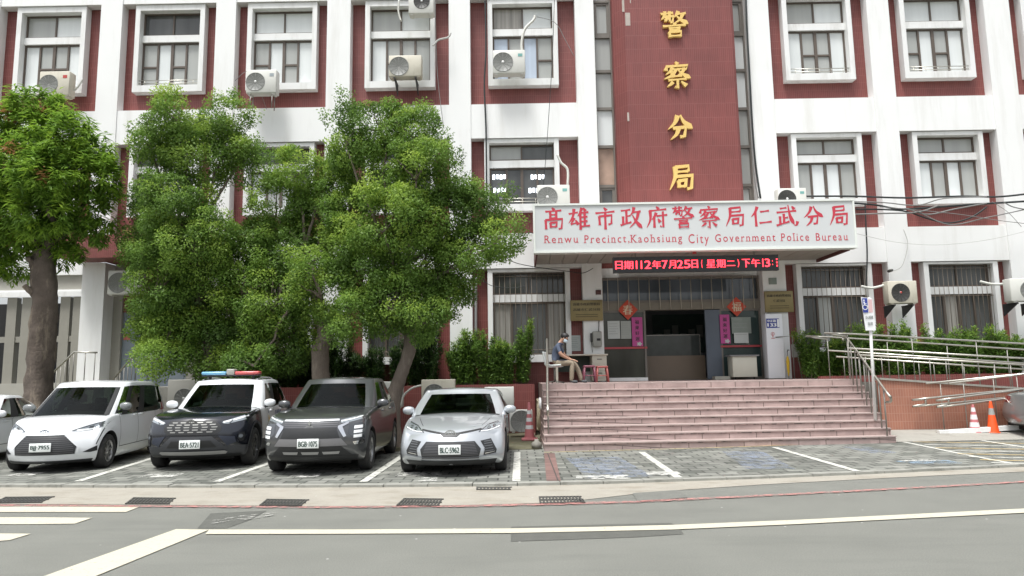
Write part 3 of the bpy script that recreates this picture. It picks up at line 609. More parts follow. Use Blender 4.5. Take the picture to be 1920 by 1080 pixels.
for wd_, a, b in words:
    V, Fc, w_, h_ = text_geo(wd_, 1.0, gap=1.3)
    p0, p1 = at(a, 450, YS), at(b, 450, YS); sc = (p1.x-p0.x)/w_; base = at((a+b)/2, 455.5-(a-1021)/569*5, YS).z; sx = sc; szz = .225/.72*1.0
    cap = max(v.z for v in V); 
    # baseline: letters without a descender end there; find it as the most common low edge
    lows = sorted(v.z for v in V); desc = any(ch in wd_ for ch in 'gy,')
    zb = min(lows) if not desc else None
    if zb is None:
        import collections
        cnt = collections.Counter(round(v.z, 2) for v in V if v.z < 0); zb = cnt.most_common(1)[0][0]
    s2 = .212/(cap-zb)
    mb = MB(); mb.add([(p0.x+(v.x+w_/2)*sc, YS-.004, base+(v.z-zb)*s2) for v in V], Fc)
    # serifs: a short bar under every stem foot and at every stem head
    ed = {}
    for f in Fc:
        for k in range(len(f)):
            e = tuple(sorted((f[k], f[(k+1) % len(f)]))); ed[e] = ed.get(e, 0)+1
    kk = 0
    for (i, j), c_ in ed.items():
        A, B = V[i], V[j]
        if c_ == 1 and abs(A.z-B.z) < .004 and .03 < abs(A.x-B.x) < .16:
            for zt, sgn in ((zb, 1), (cap, -1), (zb+(cap-zb)*.74, -1)):
                if abs(A.z-zt) < .03:
                    x0, x1 = sorted((A.x, B.x)); X0 = p0.x+(x0+w_/2)*sc-.022; X1 = p0.x+(x1+w_/2)*sc+.022; z0 = base+(A.z-zb)*s2; kk += 1
                    mb.add([(X0, YS-.0052, z0), (X1, YS-.0052, z0), (X1, YS-.0052, z0+sgn*.014), (X0, YS-.0052, z0+sgn*.014)], [(0, 1, 2, 3)])
    mb.build('word', cr, sg)
# LED display hanging under the canopy edge
YL = 18.9
l0, l1 = at(1152, 495, YL), at(1458, 493, YL); lt = at(1305, 481.5, YL).z; lb = at(1305, 507.5, YL).z
led = empty('led_display', ((l0.x+l1.x)/2, YL, lb), 'long black LED display with red running date text under the canopy', 'display')
MB().box(l0.x, l1.x, YL, YL+.12, lb, lt).build('screen', mat('led_black', (.012, .014, .014), .4), led)
MB().box(l0.x-.03, l1.x+.03, YL+.01, YL+.15, lt, lt+.03).box(l0.x-.03, l0.x, YL+.01, YL+.15, lb-.02, lt).box(l1.x, l1.x+.03, YL+.01, YL+.15, lb-.02, lt).box(l0.x, l1.x, YL+.01, YL+.15, lb-.02, lb).build('housing', mat('led_housing', (.04, .04, .04), .5), led)
MB().tube([(l0.x+.6, YL+.08, lt+.03), (l0.x+.6, YL+.08, cz0+.06)], .015, 6).tube([(l1.x-.6, YL+.08, lt+.03), (l1.x-.6, YL+.08, cz0+.06)], .015, 6).build('hanger', steel_d, led)
lit = mat('led_red', (1.0, .035, .055), .5, emit=2.2); mb = MB()
parts_led = [('日', 1153, 1168), ('期', 1169, 1188), ('1', 1190, 1197), ('1', 1199, 1206), ('2', 1208, 1221), ('年', 1222, 1240), ('7', 1241, 1252), ('月', 1253, 1268), ('2', 1269, 1281), ('5', 1282, 1295), ('日', 1296, 1309), ('(', 1313, 1319), ('星', 1324, 1342), ('期', 1343, 1361), ('二', 1362, 1379), (')', 1381, 1388), ('下', 1391, 1407), ('午', 1408, 1426), ('1', 1428, 1433), ('3', 1434, 1444), (':', 1447, 1450)]
for t, a, b in parts_led:
    p0, p1 = at(a, 495, YL), at(b, 495, YL); n_ = t in '1():'; put_text(mb, t, (p1.x-p0.x)*(.34 if n_ else .88), {'二': .14, ':': .13}.get(t, .225), ((p0.x+p1.x)/2, YL-.003, (lt+lb)/2-.005), 0, .001 if n_ else .006)
p0 = at(1456.5, 488, YL)
for dz in (.03, -.06, -.15): mb.box(p0.x-.02, p0.x+.015, YL-.005, YL-.003, p0.z+dz-.02, p0.z+dz+.02)
mb.build('date_text', lit, led)
MB().box(at(1300, 478, YL).x-.03, at(1300, 478, YL).x+.06, YL-.1, YL-.02, cz0-.05, cz0-.002).build('warning_light', mat('red_lens', (.35, .02, .02), .3), can)
# bronze name plates
brz = mat('bronze_plate', (.24, .19, .085), .42, .12, 6, metal=.4); inc = mat('dark_engraving', (.05, .04, .02), .6)
def plate(x0, y0, x1, y1, Y, label, rows):
    p, q = at(x0, y0, Y), at(x1, y1, Y); o = empty('name_plate', ((p.x+q.x)/2, Y, q.z), label, 'name plate', 'bronze plates beside the entrance')
    MB().cbox(p.x, q.x, Y, Y+.05, q.z, p.z, .01).build('plate', brz, o); mb = MB(); w_ = q.x-p.x
    for (t, fx, fz, h) in rows: put_text(mb, t, w_*fx, h, ((p.x+q.x)/2, Y-.004, q.z+(p.z-q.z)*fz), 0, .004)
    for z in (.3, .2): mb.box(p.x+w_*.16, q.x-w_*.16, Y-.004, Y-.002, q.z+(p.z-q.z)*z-.008, q.z+(p.z-q.z)*z+.008)
    mb.build('engraving', inc, o)
plate(1069, 563, 1131, 601, YC-.1, 'bronze plate with two rows of engraved characters on the left entrance pillar', [('高雄市政府警察局', .82, .8, .085), ('高雄市仁武分局', .82, .54, .085)])
plate(1433, 546, 1489, 585, YC-.1, 'bronze plate with engraved characters above the white pillar cladding on the right', [('高雄市政府警察局', .84, .78, .08), ('仁武分局', .4, .54, .08)])
# spring festival papers, couplets and notices on the glass
pap = mat('pale_paper', (.52, .55, .53), .8, .05, 8); dia = mat('red_paper', (.50, .06, .025), .6, .1, 9); pinkp = mat('magenta_paper', (.46, .065, .25), .6, .05, 9)
palegold = mat('pale_gold_ink', (.62, .52, .36), .6); ink = mat('black_ink', (.03, .02, .03), .6)
def diamond(px_, py_, hw_px, ch, label):
    Y = YR-.06; p = at(px_, py_, Y); h = hw_px*Y/FPX
    o = empty('paper_diamond', p, label, 'paper decoration', 'spring festival diamonds'); mb = MB()
    mb.prism([(p.x-h, Y, p.z), (p.x, Y, p.z-h), (p.x+h, Y, p.z), (p.x, Y, p.z+h)], (0, .006, 0)); mb.build('sheet', dia, o)
    mb = MB(); put_text(mb, ch, h*.92, h*.95, (p.x, Y-.003, p.z), 0, .008); mb.build('character', palegold, o)
diamond(1177, 581, 19, '春', 'red paper diamond with a pale spring character on the left glass panel')
diamond(1381, 575, 18.5, '福', 'red paper diamond with a pale blessing character on the right glass panel')
def couplet(x0, y0, x1, y1, label):
    Y = YR-.045; p, q = at(x0, y0, Y), at(x1, y1, Y)
    o = empty('couplet_banner', ((p.x+q.x)/2, Y, q.z), label, 'paper banner', 'magenta couplets')
    MB().box(p.x, q.x, Y, Y+.006, q.z, p.z).build('sheet', pinkp, o); mb = MB()
    for k, ch in enumerate('福來好運'): put_text(mb, ch, .12, .12, ((p.x+q.x)/2, Y-.003, p.z-.15-k*.17), 0, .004)
    mb.build('writing', ink, o)
    c = Vector(((p.x+q.x)/2+.05, Y-.003, q.z+.07)); mb = MB(); mb.add([c+Vector((.07*math.cos(t)*(1+.25*math.cos(5*t)), 0, .055*math.sin(t)*(1+.25*math.cos(5*t)))) for t in [k*math.pi/15 for k in range(30)]], [list(range(30))]); mb.build('blossom_print', pap, o)
couplet(1184, 595, 1206, 649, 'magenta paper banner hanging below the spring diamond left of the door')
couplet(1349, 590, 1370, 644, 'magenta paper banner hanging beside the blessing diamond right of the door')
def notice(name, x0, y0, x1, y1, Y, m, label, lines=5):
    p, q = at(x0, y0, Y), at(x1, y1, Y); o = empty(name, ((p.x+q.x)/2, Y, q.z), label, 'notice', 'paper notices at the entrance'); mb = MB().box(p.x, q.x, Y, Y+.006, q.z, p.z).build('sheet', m, o)
    mb = MB(); w_ = q.x-p.x; h_ = p.z-q.z
    for k in range(lines): z = p.z-h_*(.15+.7*k/max(1, lines)); mb.box(p.x+w_*.1, p.x+w_*random.uniform(.55, .9), Y-.002, Y-.0008, z-.012, z)
    mb.build('print', mat('grey_print', (.30, .32, .31), .7), o)
notice('paper_notice', 1139, 602, 1163, 635, YR-.02, pap, 'pale blue paper notice in the left glass panel, left of another sheet', 5)
notice('paper_notice', 1163.5, 602, 1184, 635, YR-.02, mat('grey_paper', (.36, .38, .35), .8, .05, 8), 'grey paper notice in the left glass panel beside the magenta banner', 7)
notice('paper_notice', 1371, 595, 1409, 625, YR-.02, mat('greenish_paper', (.24, .28, .25), .7, .15, 6), 'greenish poster in the right glass panel under the blessing diamond', 3)
notice('paper_notice', 1376, 624, 1404, 643, YR-.03, pap, 'small white paper notice taped under the greenish poster', 1)
notice('paper_notice', 1069, 629, 1089, 658, YR-.02, pap, 'white paper notice on the red tile behind the seated man', 6)
# small items on the pillars
p, q = at(1111, 621, YC-.16), at(1129, 650, YC-.16)
o = empty('wall_phone_box', ((p.x+q.x)/2, YC-.1, q.z), 'grey metal intercom box with a cable on the left entrance pillar', 'intercom box')
MB().cbox(p.x, q.x, YC-.16, YC-.003, q.z, p.z, .03).build('case', mat('grey_box', (.30, .30, .27), .45, .1, 6), o)
MB().cbox(p.x-.06, p.x-.005, YC-.13, YC-.03, q.z+.14, p.z-.05, .02).build('handset', mat('dark_grey_plastic', (.05, .05, .05), .5), o)
MB().box(p.x+.12, q.x-.04, YC-.165, YC-.161, q.z+.18, q.z+.25).build('slot', black, o)
MB().tube([(p.x+.2, YC-.03, p.z), (p.x+.22, YC-.02, p.z+.32)], .012, 5).tube([(p.x-.03, YC-.08, q.z+.14), (p.x-.02, YC-.08, q.z-.08), (p.x-.01, YC-.05, q.z-.16)], .01, 5).build('cable', mat('dark_grey_plastic', (.05, .05, .05)), o)
p = at(1122, 548, YC-.03); MB().cbox(p.x-.08, p.x+.08, YC-.05, YC-.002, p.z-.07, p.z+.07, .01).build('junction_box', mat('dark_red_brown', (.09, .035, .03), .5)); tag(bpy.data.objects['junction_box'], 'small brown junction box high on the left entrance pillar', 'junction box')
p = at(1449, 527, YC-.03); o = MB().cbox(p.x-.12, p.x+.12, YC-.03, YC-.002, p.z-.1, p.z+.1, .008).build('green_plaque', mat('grey_green_plaque', (.22, .26, .23), .5, .2, 20)); tag(o, 'small grey green plaque on the pillar under the canopy corner', 'plaque')
# white cladding box round the right pillar with the house number
p, q = at(1434, 589, YC-.35), at(1470, 713, YC-.35)
kx0, kx1 = p.x, at(1469, 650, YC-.35).x
kio = empty('pillar_cabinet', ((kx0+kx1)/2, YC-.2, LAND), 'tall plain white cabinet in front of the right entrance pillar', 'cabinet')
MB().cbox(kx0, kx1, YC-.38, YC-.01, LAND+.02, p.z, .012).build('case', mat('cabinet_white', (.72, .74, .76), .4, .02, 3), kio)
MB().box(kx0-.02, kx1+.02, YC-.37, YC-.01, LAND+.0, LAND+.02).build('plinth', steel_d, kio)
p = at(1449, 606, YC-.39); Y = YC-.39
o = empty('house_number_plate', p, 'blue and white house number plate on the white cabinet', 'number plate'); blu = mat('enamel_blue', (.03, .05, .26), .4); pw = mat('enamel_white', (.75, .77, .78), .4)
MB().box(p.x-.19, p.x+.19, Y, Y+.008, p.z-.14, p.z+.14).build('plate', blu, o); mb = MB()
put_text(mb, '中正路', .25, .075, (p.x-.03, Y-.003, p.z+.07), 0, .004); put_text(mb, '133', .25, .10, (p.x-.03, Y-.003, p.z-.05), 0, .01); mb.box(p.x+.125, p.x+.185, Y-.004, Y-.002, p.z-.12, p.z+.12); mb.build('lettering', pw, o)
p = at(1449, 626, YC-.39); mb = MB(); mb.lathe([(.055, 0), (.055, .004), (.043, .004), (.043, 0)], (p.x, Y, p.z), 'y', 18); mb.box(p.x-.05, p.x+.05, Y-.002, Y+.002, p.z-.14, p.z-.12); mb.box(p.x-.012, p.x+.012, Y-.002, Y+.002, p.z-.1, p.z+.03)
tag(mb.build('red_sticker', mat('red_print', (.55, .20, .20), .6)), 'small red round sticker below the house number on the white cabinet', 'sticker')
# lobby counter and display case
cnt = empty('reception_counter', (4.6, 23.0, LAND), 'brown reception counter with a glass case just inside the open door', 'counter')
c0, c1 = at(1196, 690, 22.2).x, at(1323, 690, 22.2).x; ct = at(1260, 667, 22.2).z; cg = at(1260, 629, 22.2).z
MB().box(c0, c1, 22.2, 22.9, LAND, ct).build('counter_body', mat('brown_laminate', (.20, .15, .105), .5, .08, 3), cnt)
MB().box(c0+.3, c1-.14, 22.24, 22.26, ct, cg).build('glass_screen', mat('tinted_screen', (.075, .085, .08), .05, .4, 4), cnt)
MB().box(c0+.28, c1-.12, 22.22, 22.28, cg, cg+.03).box(c1-.15, c1-.12, 22.22, 22.28, ct, cg).box(c0+.27, c0+.3, 22.22, 22.28, ct, cg).build('screen_frame', steel_d, cnt)
# landing, step and white threshold
MB().box(at(1140, 712, 20.9).x, at(1213, 712, 20.9).x, 20.72, YR, LAND+.004, LAND+.10).build('threshold', white2, st)
lnd = MB().box(.62, 8.78, 18.0, 25.7, .0, LAND-.004)
# ================================================================== entrance steps
stp = empty('entrance_steps', (4.7, 15.7, 0), 'wide flight of pink tiled steps with dark joints up to the entrance', 'steps')
lnd.build('landing', stairtile, stp)
NST = 9; RISE = (LAND-.05)/NST; YB, YTOP = 15.72, 18.02; TREAD = (YTOP-YB)/(NST-1)
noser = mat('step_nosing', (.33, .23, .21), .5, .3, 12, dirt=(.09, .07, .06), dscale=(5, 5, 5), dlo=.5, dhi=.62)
for k in range(NST):
    y0 = YB+TREAD*k; z0 = .05+RISE*k; z1 = z0+RISE; x1 = 8.44+.045*k; sk = 1-k/(NST-1)
    SKW = lambda o: [setattr(v, 'co', Vector((v.co.x, v.co.y+(-.52+.68*v.co.x/8.5)*sk, v.co.z))) for v in o.data.vertices if v.co.y < 17.5]
    mb = MB().box(.55+.014*k, x1, y0, 18.0+.01*k if k < NST-1 else 18.6, (0 if k == 0 else z0-.02), z1-.026)
    s = mb.build('step', stairtile, stp); SKW(s)
    MB().box(.55+.014*k-.004, x1+.004, y0-.022, y0+TREAD+.03, z1-.026, z1-.001).build('nosing', mat('nosing_tile', (.40, .32, .295), .5, .2, 6, dirt=(.24, .18, .16), dscale=(3, 3, 3)), s); nos_ = s.children[0]; SKW(nos_)
    MB().box(.56+.014*k, x1-.004, y0-.006, y0-.0005, z1-.052, z1-.027).build('shadow_joint', noser, s)  # dark blotched joint strip beneath each nosing
    for c in s.children:
        if c.name.startswith('shadow_joint'): SKW(c)
# ================================================================== furniture on the landing
dk = empty('desk', (1.9, 20.6, LAND), 'old pale grey desk with drawers against the wall behind the seated man', 'desk')
dm = mat('desk_cream', (.50, .48, .40), .55, .08, 6)
dx0, dx1 = at(1040, 690, 20.3).x, at(1137, 690, 20.3).x; dz = LAND+.76
MB().cbox(dx0, dx1+.04, 20.15, 20.85, dz, dz+.04, .008).build('desk_top', dm, dk)
MB().box(dx1-.42, dx1, 20.2, 20.83, LAND+.03, dz).build('drawer_unit', dm, dk)
MB().box(dx0+.03, dx0+.09, 20.2, 20.83, LAND, dz).build('leg', dm, dk)
for z in (.12, .32, .52):
    d_ = MB().box(dx1-.4, dx1-.02, 20.185, 20.2, LAND+z, LAND+z+.18).build('drawer', dm, dk); MB().box(dx1-.28, dx1-.14, 20.17, 20.185, LAND+z+.12, LAND+z+.14).build('handle', black, d_)
MB().box(dx0+.09, dx1-.42, 20.8, 20.83, LAND+.3, dz).build('back_panel', mat('dark_green_panel', (.03, .045, .035), .6), dk)
def stool(px_, m, label, h, wr):
    x = at(px_, 715, 19.6).x; o = empty('stool', (x, 19.6, LAND), label, 'stool')
    mb = MB().cbox(-wr, wr, -wr, wr, h-.06, h, .02); local(mb, 'seat', m, o)
    for sx in (-1, 1):
        for sy in (-1, 1):
            local(MB().tube([(sx*wr*.8, sy*wr*.8, h-.05), (sx*wr*1.05, sy*wr*1.05, 0)], [.028, .022], 6), 'leg', m, o)
    mb = MB()
    for s in (-1, 1): mb.tube([(-wr*.95, s*wr*.95, h*.4), (wr*.95, s*wr*.95, h*.4)], .014, 6).tube([(s*wr*.95, -wr*.95, h*.4), (s*wr*.95, wr*.95, h*.4)], .014, 6)
    local(mb, 'stretcher', m, o)
stool(1105, mat('plum_plastic', (.22, .07, .10), .45), 'plum coloured plastic stool beside the seated man', .47, .16)
stool(1129, mat('red_vinyl', (.32, .085, .075), .45), 'red topped stool with thin legs at the desk corner', .45, .16)
# cabinet on castors right of the door
p, q = at(1373, 668, 20.6), at(1421, 708, 20.6)
cb = empty('side_cabinet', ((p.x+q.x)/2, 20.8, LAND), 'cream metal cabinet on castors in front of the right glass panel', 'cabinet')
MB().cbox(p.x, q.x, 20.6, 21.1, LAND+.07, p.z, .012).build('case', mat('cabinet_cream', (.56, .55, .46), .45, .05, 5), cb)
MB().box(p.x-.08, q.x+.06, 20.54, 21.12, p.z, p.z+.035).build('worktop', mat('cabinet_top', (.20, .20, .20), .4, .1, 5), cb)
for x in (p.x+.08, q.x-.08): MB().lathe([(0, -.02), (.035, -.02), (.035, .02), (0, .02)], (x, 20.68, LAND+.037), 'x', 10).build('castor', black, cb)
MB().box(p.x-.5, p.x-.04, 20.75, 21.05, LAND+.0, LAND+.1).build('boot_scraper', mat('drab_box', (.34, .33, .28), .6, .1, 6)); tag(bpy.data.objects['boot_scraper'], 'low pale box on the floor left of the cream cabinet', 'box')
# umbrella and folded crutch stand right of the white cabinet
x = at(1478, 690, 20.5).x
um = empty('folded_umbrella', (x, 20.5, LAND), 'folded yellow umbrella standing beside the white cabinet', 'umbrella')
MB().lathe([(.012, .08), (.035, .2), (.05, .5), (.03, .62), (.012, .66)], (x, 20.5, LAND), 'z', 10).build('canopy', mat('yellow_cloth', (.62, .40, .02), .6, .1, 8), um)
MB().tube([(x, 20.5, LAND), (x, 20.5, LAND+.78)], .009, 6).tube([(x, 20.5, LAND+.78), (x+.02, 20.5, LAND+.84), (x+.06, 20.5, LAND+.83)], .014, 6).build('handle', black, um)
x = at(1490, 690, 20.55).x
wk = empty('grey_stand', (x, 20.5, LAND), 'thin grey metal stand leaning beside the yellow umbrella', 'stand')
MB().tube([(x-.08, 20.4, LAND), (x-.03, 20.5, LAND+1.25), (x-.5, 20.55, LAND+1.22)], .016, 6).tube([(x+.14, 20.4, LAND), (x+.05, 20.5, LAND+1.05)], .016, 6).build('pole', steel_d, wk)
MB().box(x-.08, x+.12, 20.46, 20.5, LAND+.62, LAND+1.0).build('panel', mat('grey_box', (.30, .30, .27)), wk)
# ================================================================== railings
def railing(name, label, bars, posts, r=.024, rp=.018, group='stainless steel railings', caps=()):
    """bars: paths of the rails; posts: (foot, head) pairs"""
    o = empty(name, bars[0][0], label, 'railing', group)
    for b in bars: MB().tube(b, r, 8).build('rail', steel, o)
    for a, b in posts: MB().tube([a, b], rp, 6).build('baluster', steel_d, o)
    return o
# sloped rail down the right edge of the steps
YH = [18.0, 15.95]
hx = 8.62
def stepz(y): return .05+RISE*(1+max(0, min(NST-1, math.floor((y-YB)/TREAD+1e-6))))
top = at(1590, 637, 18.05); bot = at(1661, 734, 15.75); tx, tz, bx_, bz = top.x, top.z, bot.x, bot.z
posts = [((tx, 18.1, LAND), (tx, 18.1, tz-.03))]
for k in range(8):
    y = YTOP-TREAD*(k+.45); t = (18.05-y)/(18.05-15.75); p = top.lerp(bot, t); posts.append(((p.x, y, stepz(y)-.01), (p.x, y, p.z)))
railing('stair_railing', 'steel railing sloping down the edge of the pink steps next to the ramp', [smoothpath([(tx-.02, 18.3, tz), top, bot, (bx_+.03, 15.65, bz-.1), (bx_+.05, 15.68, bz-.22), (bx_+.04, 15.85, bz-.24)], 4)], posts, .028, .018)
top = Vector((.78, 18.05, 2.50)); bot = Vector((.66, 15.62, 1.02)); posts = [((.78, 18.1, LAND), (.78, 18.1, 2.46))]
for k in range(8):
    y = YTOP-TREAD*(k+.45); t = (18.05-y)/(18.05-15.62); p = top.lerp(bot, t); posts.append(((p.x, y, stepz(y)-.01), (p.x, y, p.z)))
railing('stair_railing', 'steel railing seen end on along the edge of the steps next to the silver sedan', [smoothpath([(.78, 18.3, 2.50), top, bot, (.655, 15.52, .92), (.655, 15.55, .80), (.66, 15.72, .78)], 4)], posts, .028, .018)
# ramp: orange tiled wall falling to the right, planter and building plinth behind it
rw = empty('ramp_wall', (9, 17.5, 0), 'orange tiled wall of the wheelchair ramp falling away from the steps', 'ramp')
XR0, XR1 = 8.80, 18.0
def rampz(x): return 1.43-(x-8.8)*.082
MB().prism([(XR0+.19, 17.46, 0), (XR1, 17.46, 0), (XR1, 17.46, rampz(XR1)), (XR0+.19, 17.46, rampz(XR0))], (0, .16, 0)).build('wall', orangetile, rw)
MB().prism([(XR0+.2, 17.63, 0), (XR1, 17.63, 0), (XR1, 17.63, rampz(XR1)-.06), (XR0+.2, 17.63, rampz(XR0)-.06)], (0, 1.5, 0)).build('ramp_floor', conc2, rw)
MB().prism([(XR0+.19, 17.42, rampz(XR0)), (XR1, 17.42, rampz(XR1)), (XR1, 17.42, rampz(XR1)+.05), (XR0+.19, 17.42, rampz(XR0)+.05)], (0, .24, 0)).build('coping', conc2, rw)
pw_ = empty('planter', (13, 19.3, 0), 'dark red tiled planter wall with a hedge behind the ramp railings', 'planter')
MB().box(8.3, 19, 19.25, 19.4, 1.0, 1.52).build('wall', redtile, pw_); MB().box(8.3, 19, 19.4, 20.7, 1.0, 1.44).build('earth', soil, pw_)
# low ramp in front with its kerb
lr = empty('lower_ramp', (11, 16.6, 0), 'pale concrete lower ramp with a raised edge in front of the orange wall', 'ramp')
a0 = at(1747, 797, 17.2).x
MB().prism([(a0, 17.0, .06), (18, 17.0, .06), (18, 17.0, .62), (a0, 17.0, .17)], (0, .43, 0)).build('ramp_floor', conc2, lr)
MB().prism([(a0, 16.9, .1), (18, 16.9, .55), (18, 16.9, .66), (a0, 16.9, .21)], (0, .098, 0)).build('kerb', white2, lr)
# rails of the upper ramp: front pair and back pair, each a top rail and a looped middle rail
def ramp_rails(p0, p1, Y, label, xe=17.0):
    q0, q1 = at(*p0, Y), at(*p1, Y); X0, zt = q0.x, q0.z; sl = (q1.z-q0.z)/(q1.x-q0.x)
    def z(x, h): return h+(x-X0)*sl
    bars = [smoothpath([(X0, Y, zt-.06), (X0+.08, Y, zt), (xe, Y, z(xe, zt))], 3),
            [(X0, Y, zt-.36), (xe, Y, z(xe, zt-.36))], [(X0+.2, Y-.0, zt-.53), (xe, Y, z(xe, zt-.53))]]
    posts = []
    x = X0
    while x < xe:
        base = LAND if x < 8.9 else rampz(x)+.03
        posts.append(((x, Y, base), (x, Y, z(x, zt-.02) if (int(round((x-X0)/.4)) % 4 == 0) else z(x, zt-.54)))); x += .4
    return railing('ramp_railing', label, bars, posts, .023, .013)
ramp_rails((1589, 626), (1920, 645), 17.55, 'steel railing along the front of the upper ramp, starting beside the steps')
ramp_rails((1551, 632), (1920, 656), 18.85, 'steel railing along the hedge side of the upper ramp')
def low_rails(px_, py_, Y, label, zt):
    p = at(px_, py_, Y); X0 = p.x; q = at(1920, py_-18, Y); sl = (q.z-p.z)/(q.x-p.x); z = lambda x, h: h+(x-X0)*sl
    xe = 16.5; m = p.z-.36; h_ = .16
    loop = smoothpath([(xe, Y, z(xe, m)), (X0+.1, Y, m+.01), (X0-.02, Y, m-h_*.15), (X0-.05, Y, m-h_*.5), (X0-.02, Y, m-h_*.85), (X0+.1, Y, m-h_), (xe, Y, z(xe, m-h_))], 4)
    posts = []; x = X0+.35
    while x < xe: posts.append(((x, Y, .16+max(0, x-a0)*.06), (x, Y, z(x, p.z)))); x += 1.3
    return railing('ramp_railing', label, [[(X0, Y, p.z), (xe, Y, z(xe, p.z))], loop], posts, .024, .012)
low_rails(1736, 719, 17.25, 'steel railing with a looped end against the orange wall, rising to the right', 1.3)
low_rails(1779, 719, 17.05, 'steel railing with a looped end on the open side of the lower ramp', 1.3)
# railings of the blue side door
def door_rail(p0, p1, p2, Y, label):
    A, B, C_ = at(*p0, Y), at(*p1, Y), at(*p2, Y); bars = [smoothpath([A, B, C_], 1)]
    posts = [((A.x, Y, .06), A), ((C_.x-.05, Y, LDZ), (C_.x-.05, Y, C_.z))]
    for k in range(1, 6):
        q = A.lerp(B, k/6); posts.append(((q.x, Y, .3+1.2*k/6), q))
    posts.append(((B.x, Y, LDZ), B)); q = B.lerp(C_, .5); posts.append(((q.x, Y, LDZ), q))
    railing('door_railing', label, bars, posts, .026, .014)
door_rail((90, 708), (139, 660), (182, 661), 19.55, 'grey railing of the side door beside the thick tree trunk')
door_rail((210, 714), (256, 660), (300, 661), 19.6, 'grey railing in front of the blue side door')
MB().prism([(-12.9, 19.6, 0), (-12.9, 19.6, LDZ), (-13.2, 19.6, LDZ-.5), (-14.0, 19.6, .0)], (0, 1.2, 0)).build('side_steps', conc2, bpy.data.objects['police_station'])

# ================================================================== disabled parking sign
p = at(1640, 772, 16.35); q = at(1629, 558, 16.35)
ps = empty('parking_sign', p, 'white disabled parking sign on a leaning white pole beside the steps', 'sign')
wp = mat('white_pole', (.70, .70, .68), .5, .05, 9)
p.z = stepz(16.35)-.0
MB().tube([p, q], .034, 10).build('pole', wp, ps)
tl, br = at(1614, 557, 16.3), at(1637, 618, 16.3); dx = (br.x-tl.x)
pl = MB(); pl.prism([(tl.x, 16.29, tl.z), (tl.x+.05, 16.29, br.z-.02), (br.x+.05, 16.27, br.z-.02), (br.x+.02, 16.27, tl.z-.04)], (0, .012, 0)); pl = pl.build('plate', mat('sign_white', (.74, .75, .76), .4), ps)
mb = MB(); x0 = tl.x+.015; z0 = tl.z-.03; Y = 16.27
mb.box(x0, x0+dx*.52, Y, Y+.004, z0-.34, z0); mb.build('blue_panel', blu, pl)
mb = MB(); cx_, cz_ = x0+dx*.24, z0-.1                                  # wheelchair mark
mb.lathe([(.018, 0), (.0, 0)], (cx_-.02, Y-.003, cz_+.05), 'y', 10)
mb.tube([(cx_-.02, Y-.003, cz_+.02), (cx_-.015, Y-.003, cz_-.07), (cx_+.04, Y-.003, cz_-.07), (cx_+.065, Y-.003, cz_-.15)], .011, 4)
mb.lathe([(.062, 0), (.046, 0)], (cx_-.005, Y-.0035, cz_-.115), 'y', 18); mb.box(cx_-.01, cx_+.035, Y-.004, Y-.002, cz_-.035, cz_-.02); mb.build('wheelchair_mark', pw, pl)
mb = MB(); mb.box(x0+dx*.6, x0+dx*1.0, Y, Y+.003, z0-.34, z0-.03); mb.build('pale_red_panel', mat('pale_pink', (.62, .42, .42), .5), pl)
mb = MB(); put_text(mb, '身心障礙', dx*.8, .075, (tl.x+dx*.55+.02, Y-.002, z0-.45), 0, .003); mb.build('lettering', mat('grey_print', (.30, .32, .31)), pl); mb = MB(); put_text(mb, '專用', dx*.5, .08, (tl.x+dx*.55+.03, Y-.002, z0-.6), 0, .003); mb.build('lettering', mat('grey_print', (.30, .32, .31)), pl)

# ================================================================== traffic cones
def cone(px_, py_, h, mats, bands, label, z=.05, base=.2, base_mat=None):
    g_ = gnd(px_, py_, z); o = empty('traffic_cone', (g_.x, g_.y, z), label, 'traffic cone', 'traffic cones')
    mb = MB(); mb.cbox(-base, base, -base, base, 0, .045, .012); local(mb, 'base', base_mat or mats[0], o)
    r = lambda t: .135*(1-t)+.028*t; mb = MB(); zs = [.045]+[h*b for b in bands]+[h]
    for i in range(len(zs)-1):
        ra, rb = r(zs[i]/h), r(zs[i+1]/h); mb.lathe([(ra, zs[i]), (rb, zs[i+1])], (0, 0, 0), 'z', 20, i % 2)
    mb.lathe([(r(1), h), (r(1)*.7, h+.012), (0, h+.012)], (0, 0, 0), 'z', 20, (len(zs)-2) % 2); mb.lathe([(.15, .05), (.14, .075)], (0, 0, 0), 'z', 20, 0)
    local(mb, 'cone_body', mats, o); return o
crd = mat('faded_cone_pink', (.48, .16, .17), .55, .12, 7); cwh = mat('cone_white', (.70, .70, .70), .45, .05, 7); cor = mat('cone_orange', (.85, .10, .02), .45, .05, 6); cgr = mat('cone_grey_band', (.30, .31, .29), .4, .1, 9)
cone(1829, 815, .70, [crd, cwh], [.27, .42, .52, .68, .78, .92], 'faded pink and white striped traffic cone beside the orange one', .095)
cone(1863, 815, .78, [cor, cgr], [.60, .80], 'bright orange traffic cone with a grey band on a black base near the ramp', .095, .21, black)
cone(993, 825, .92, [crd, cwh], [.30, .40, .50, .60, .70, .80], 'tall thin red and white cone standing against the left side of the steps', .06, .2)
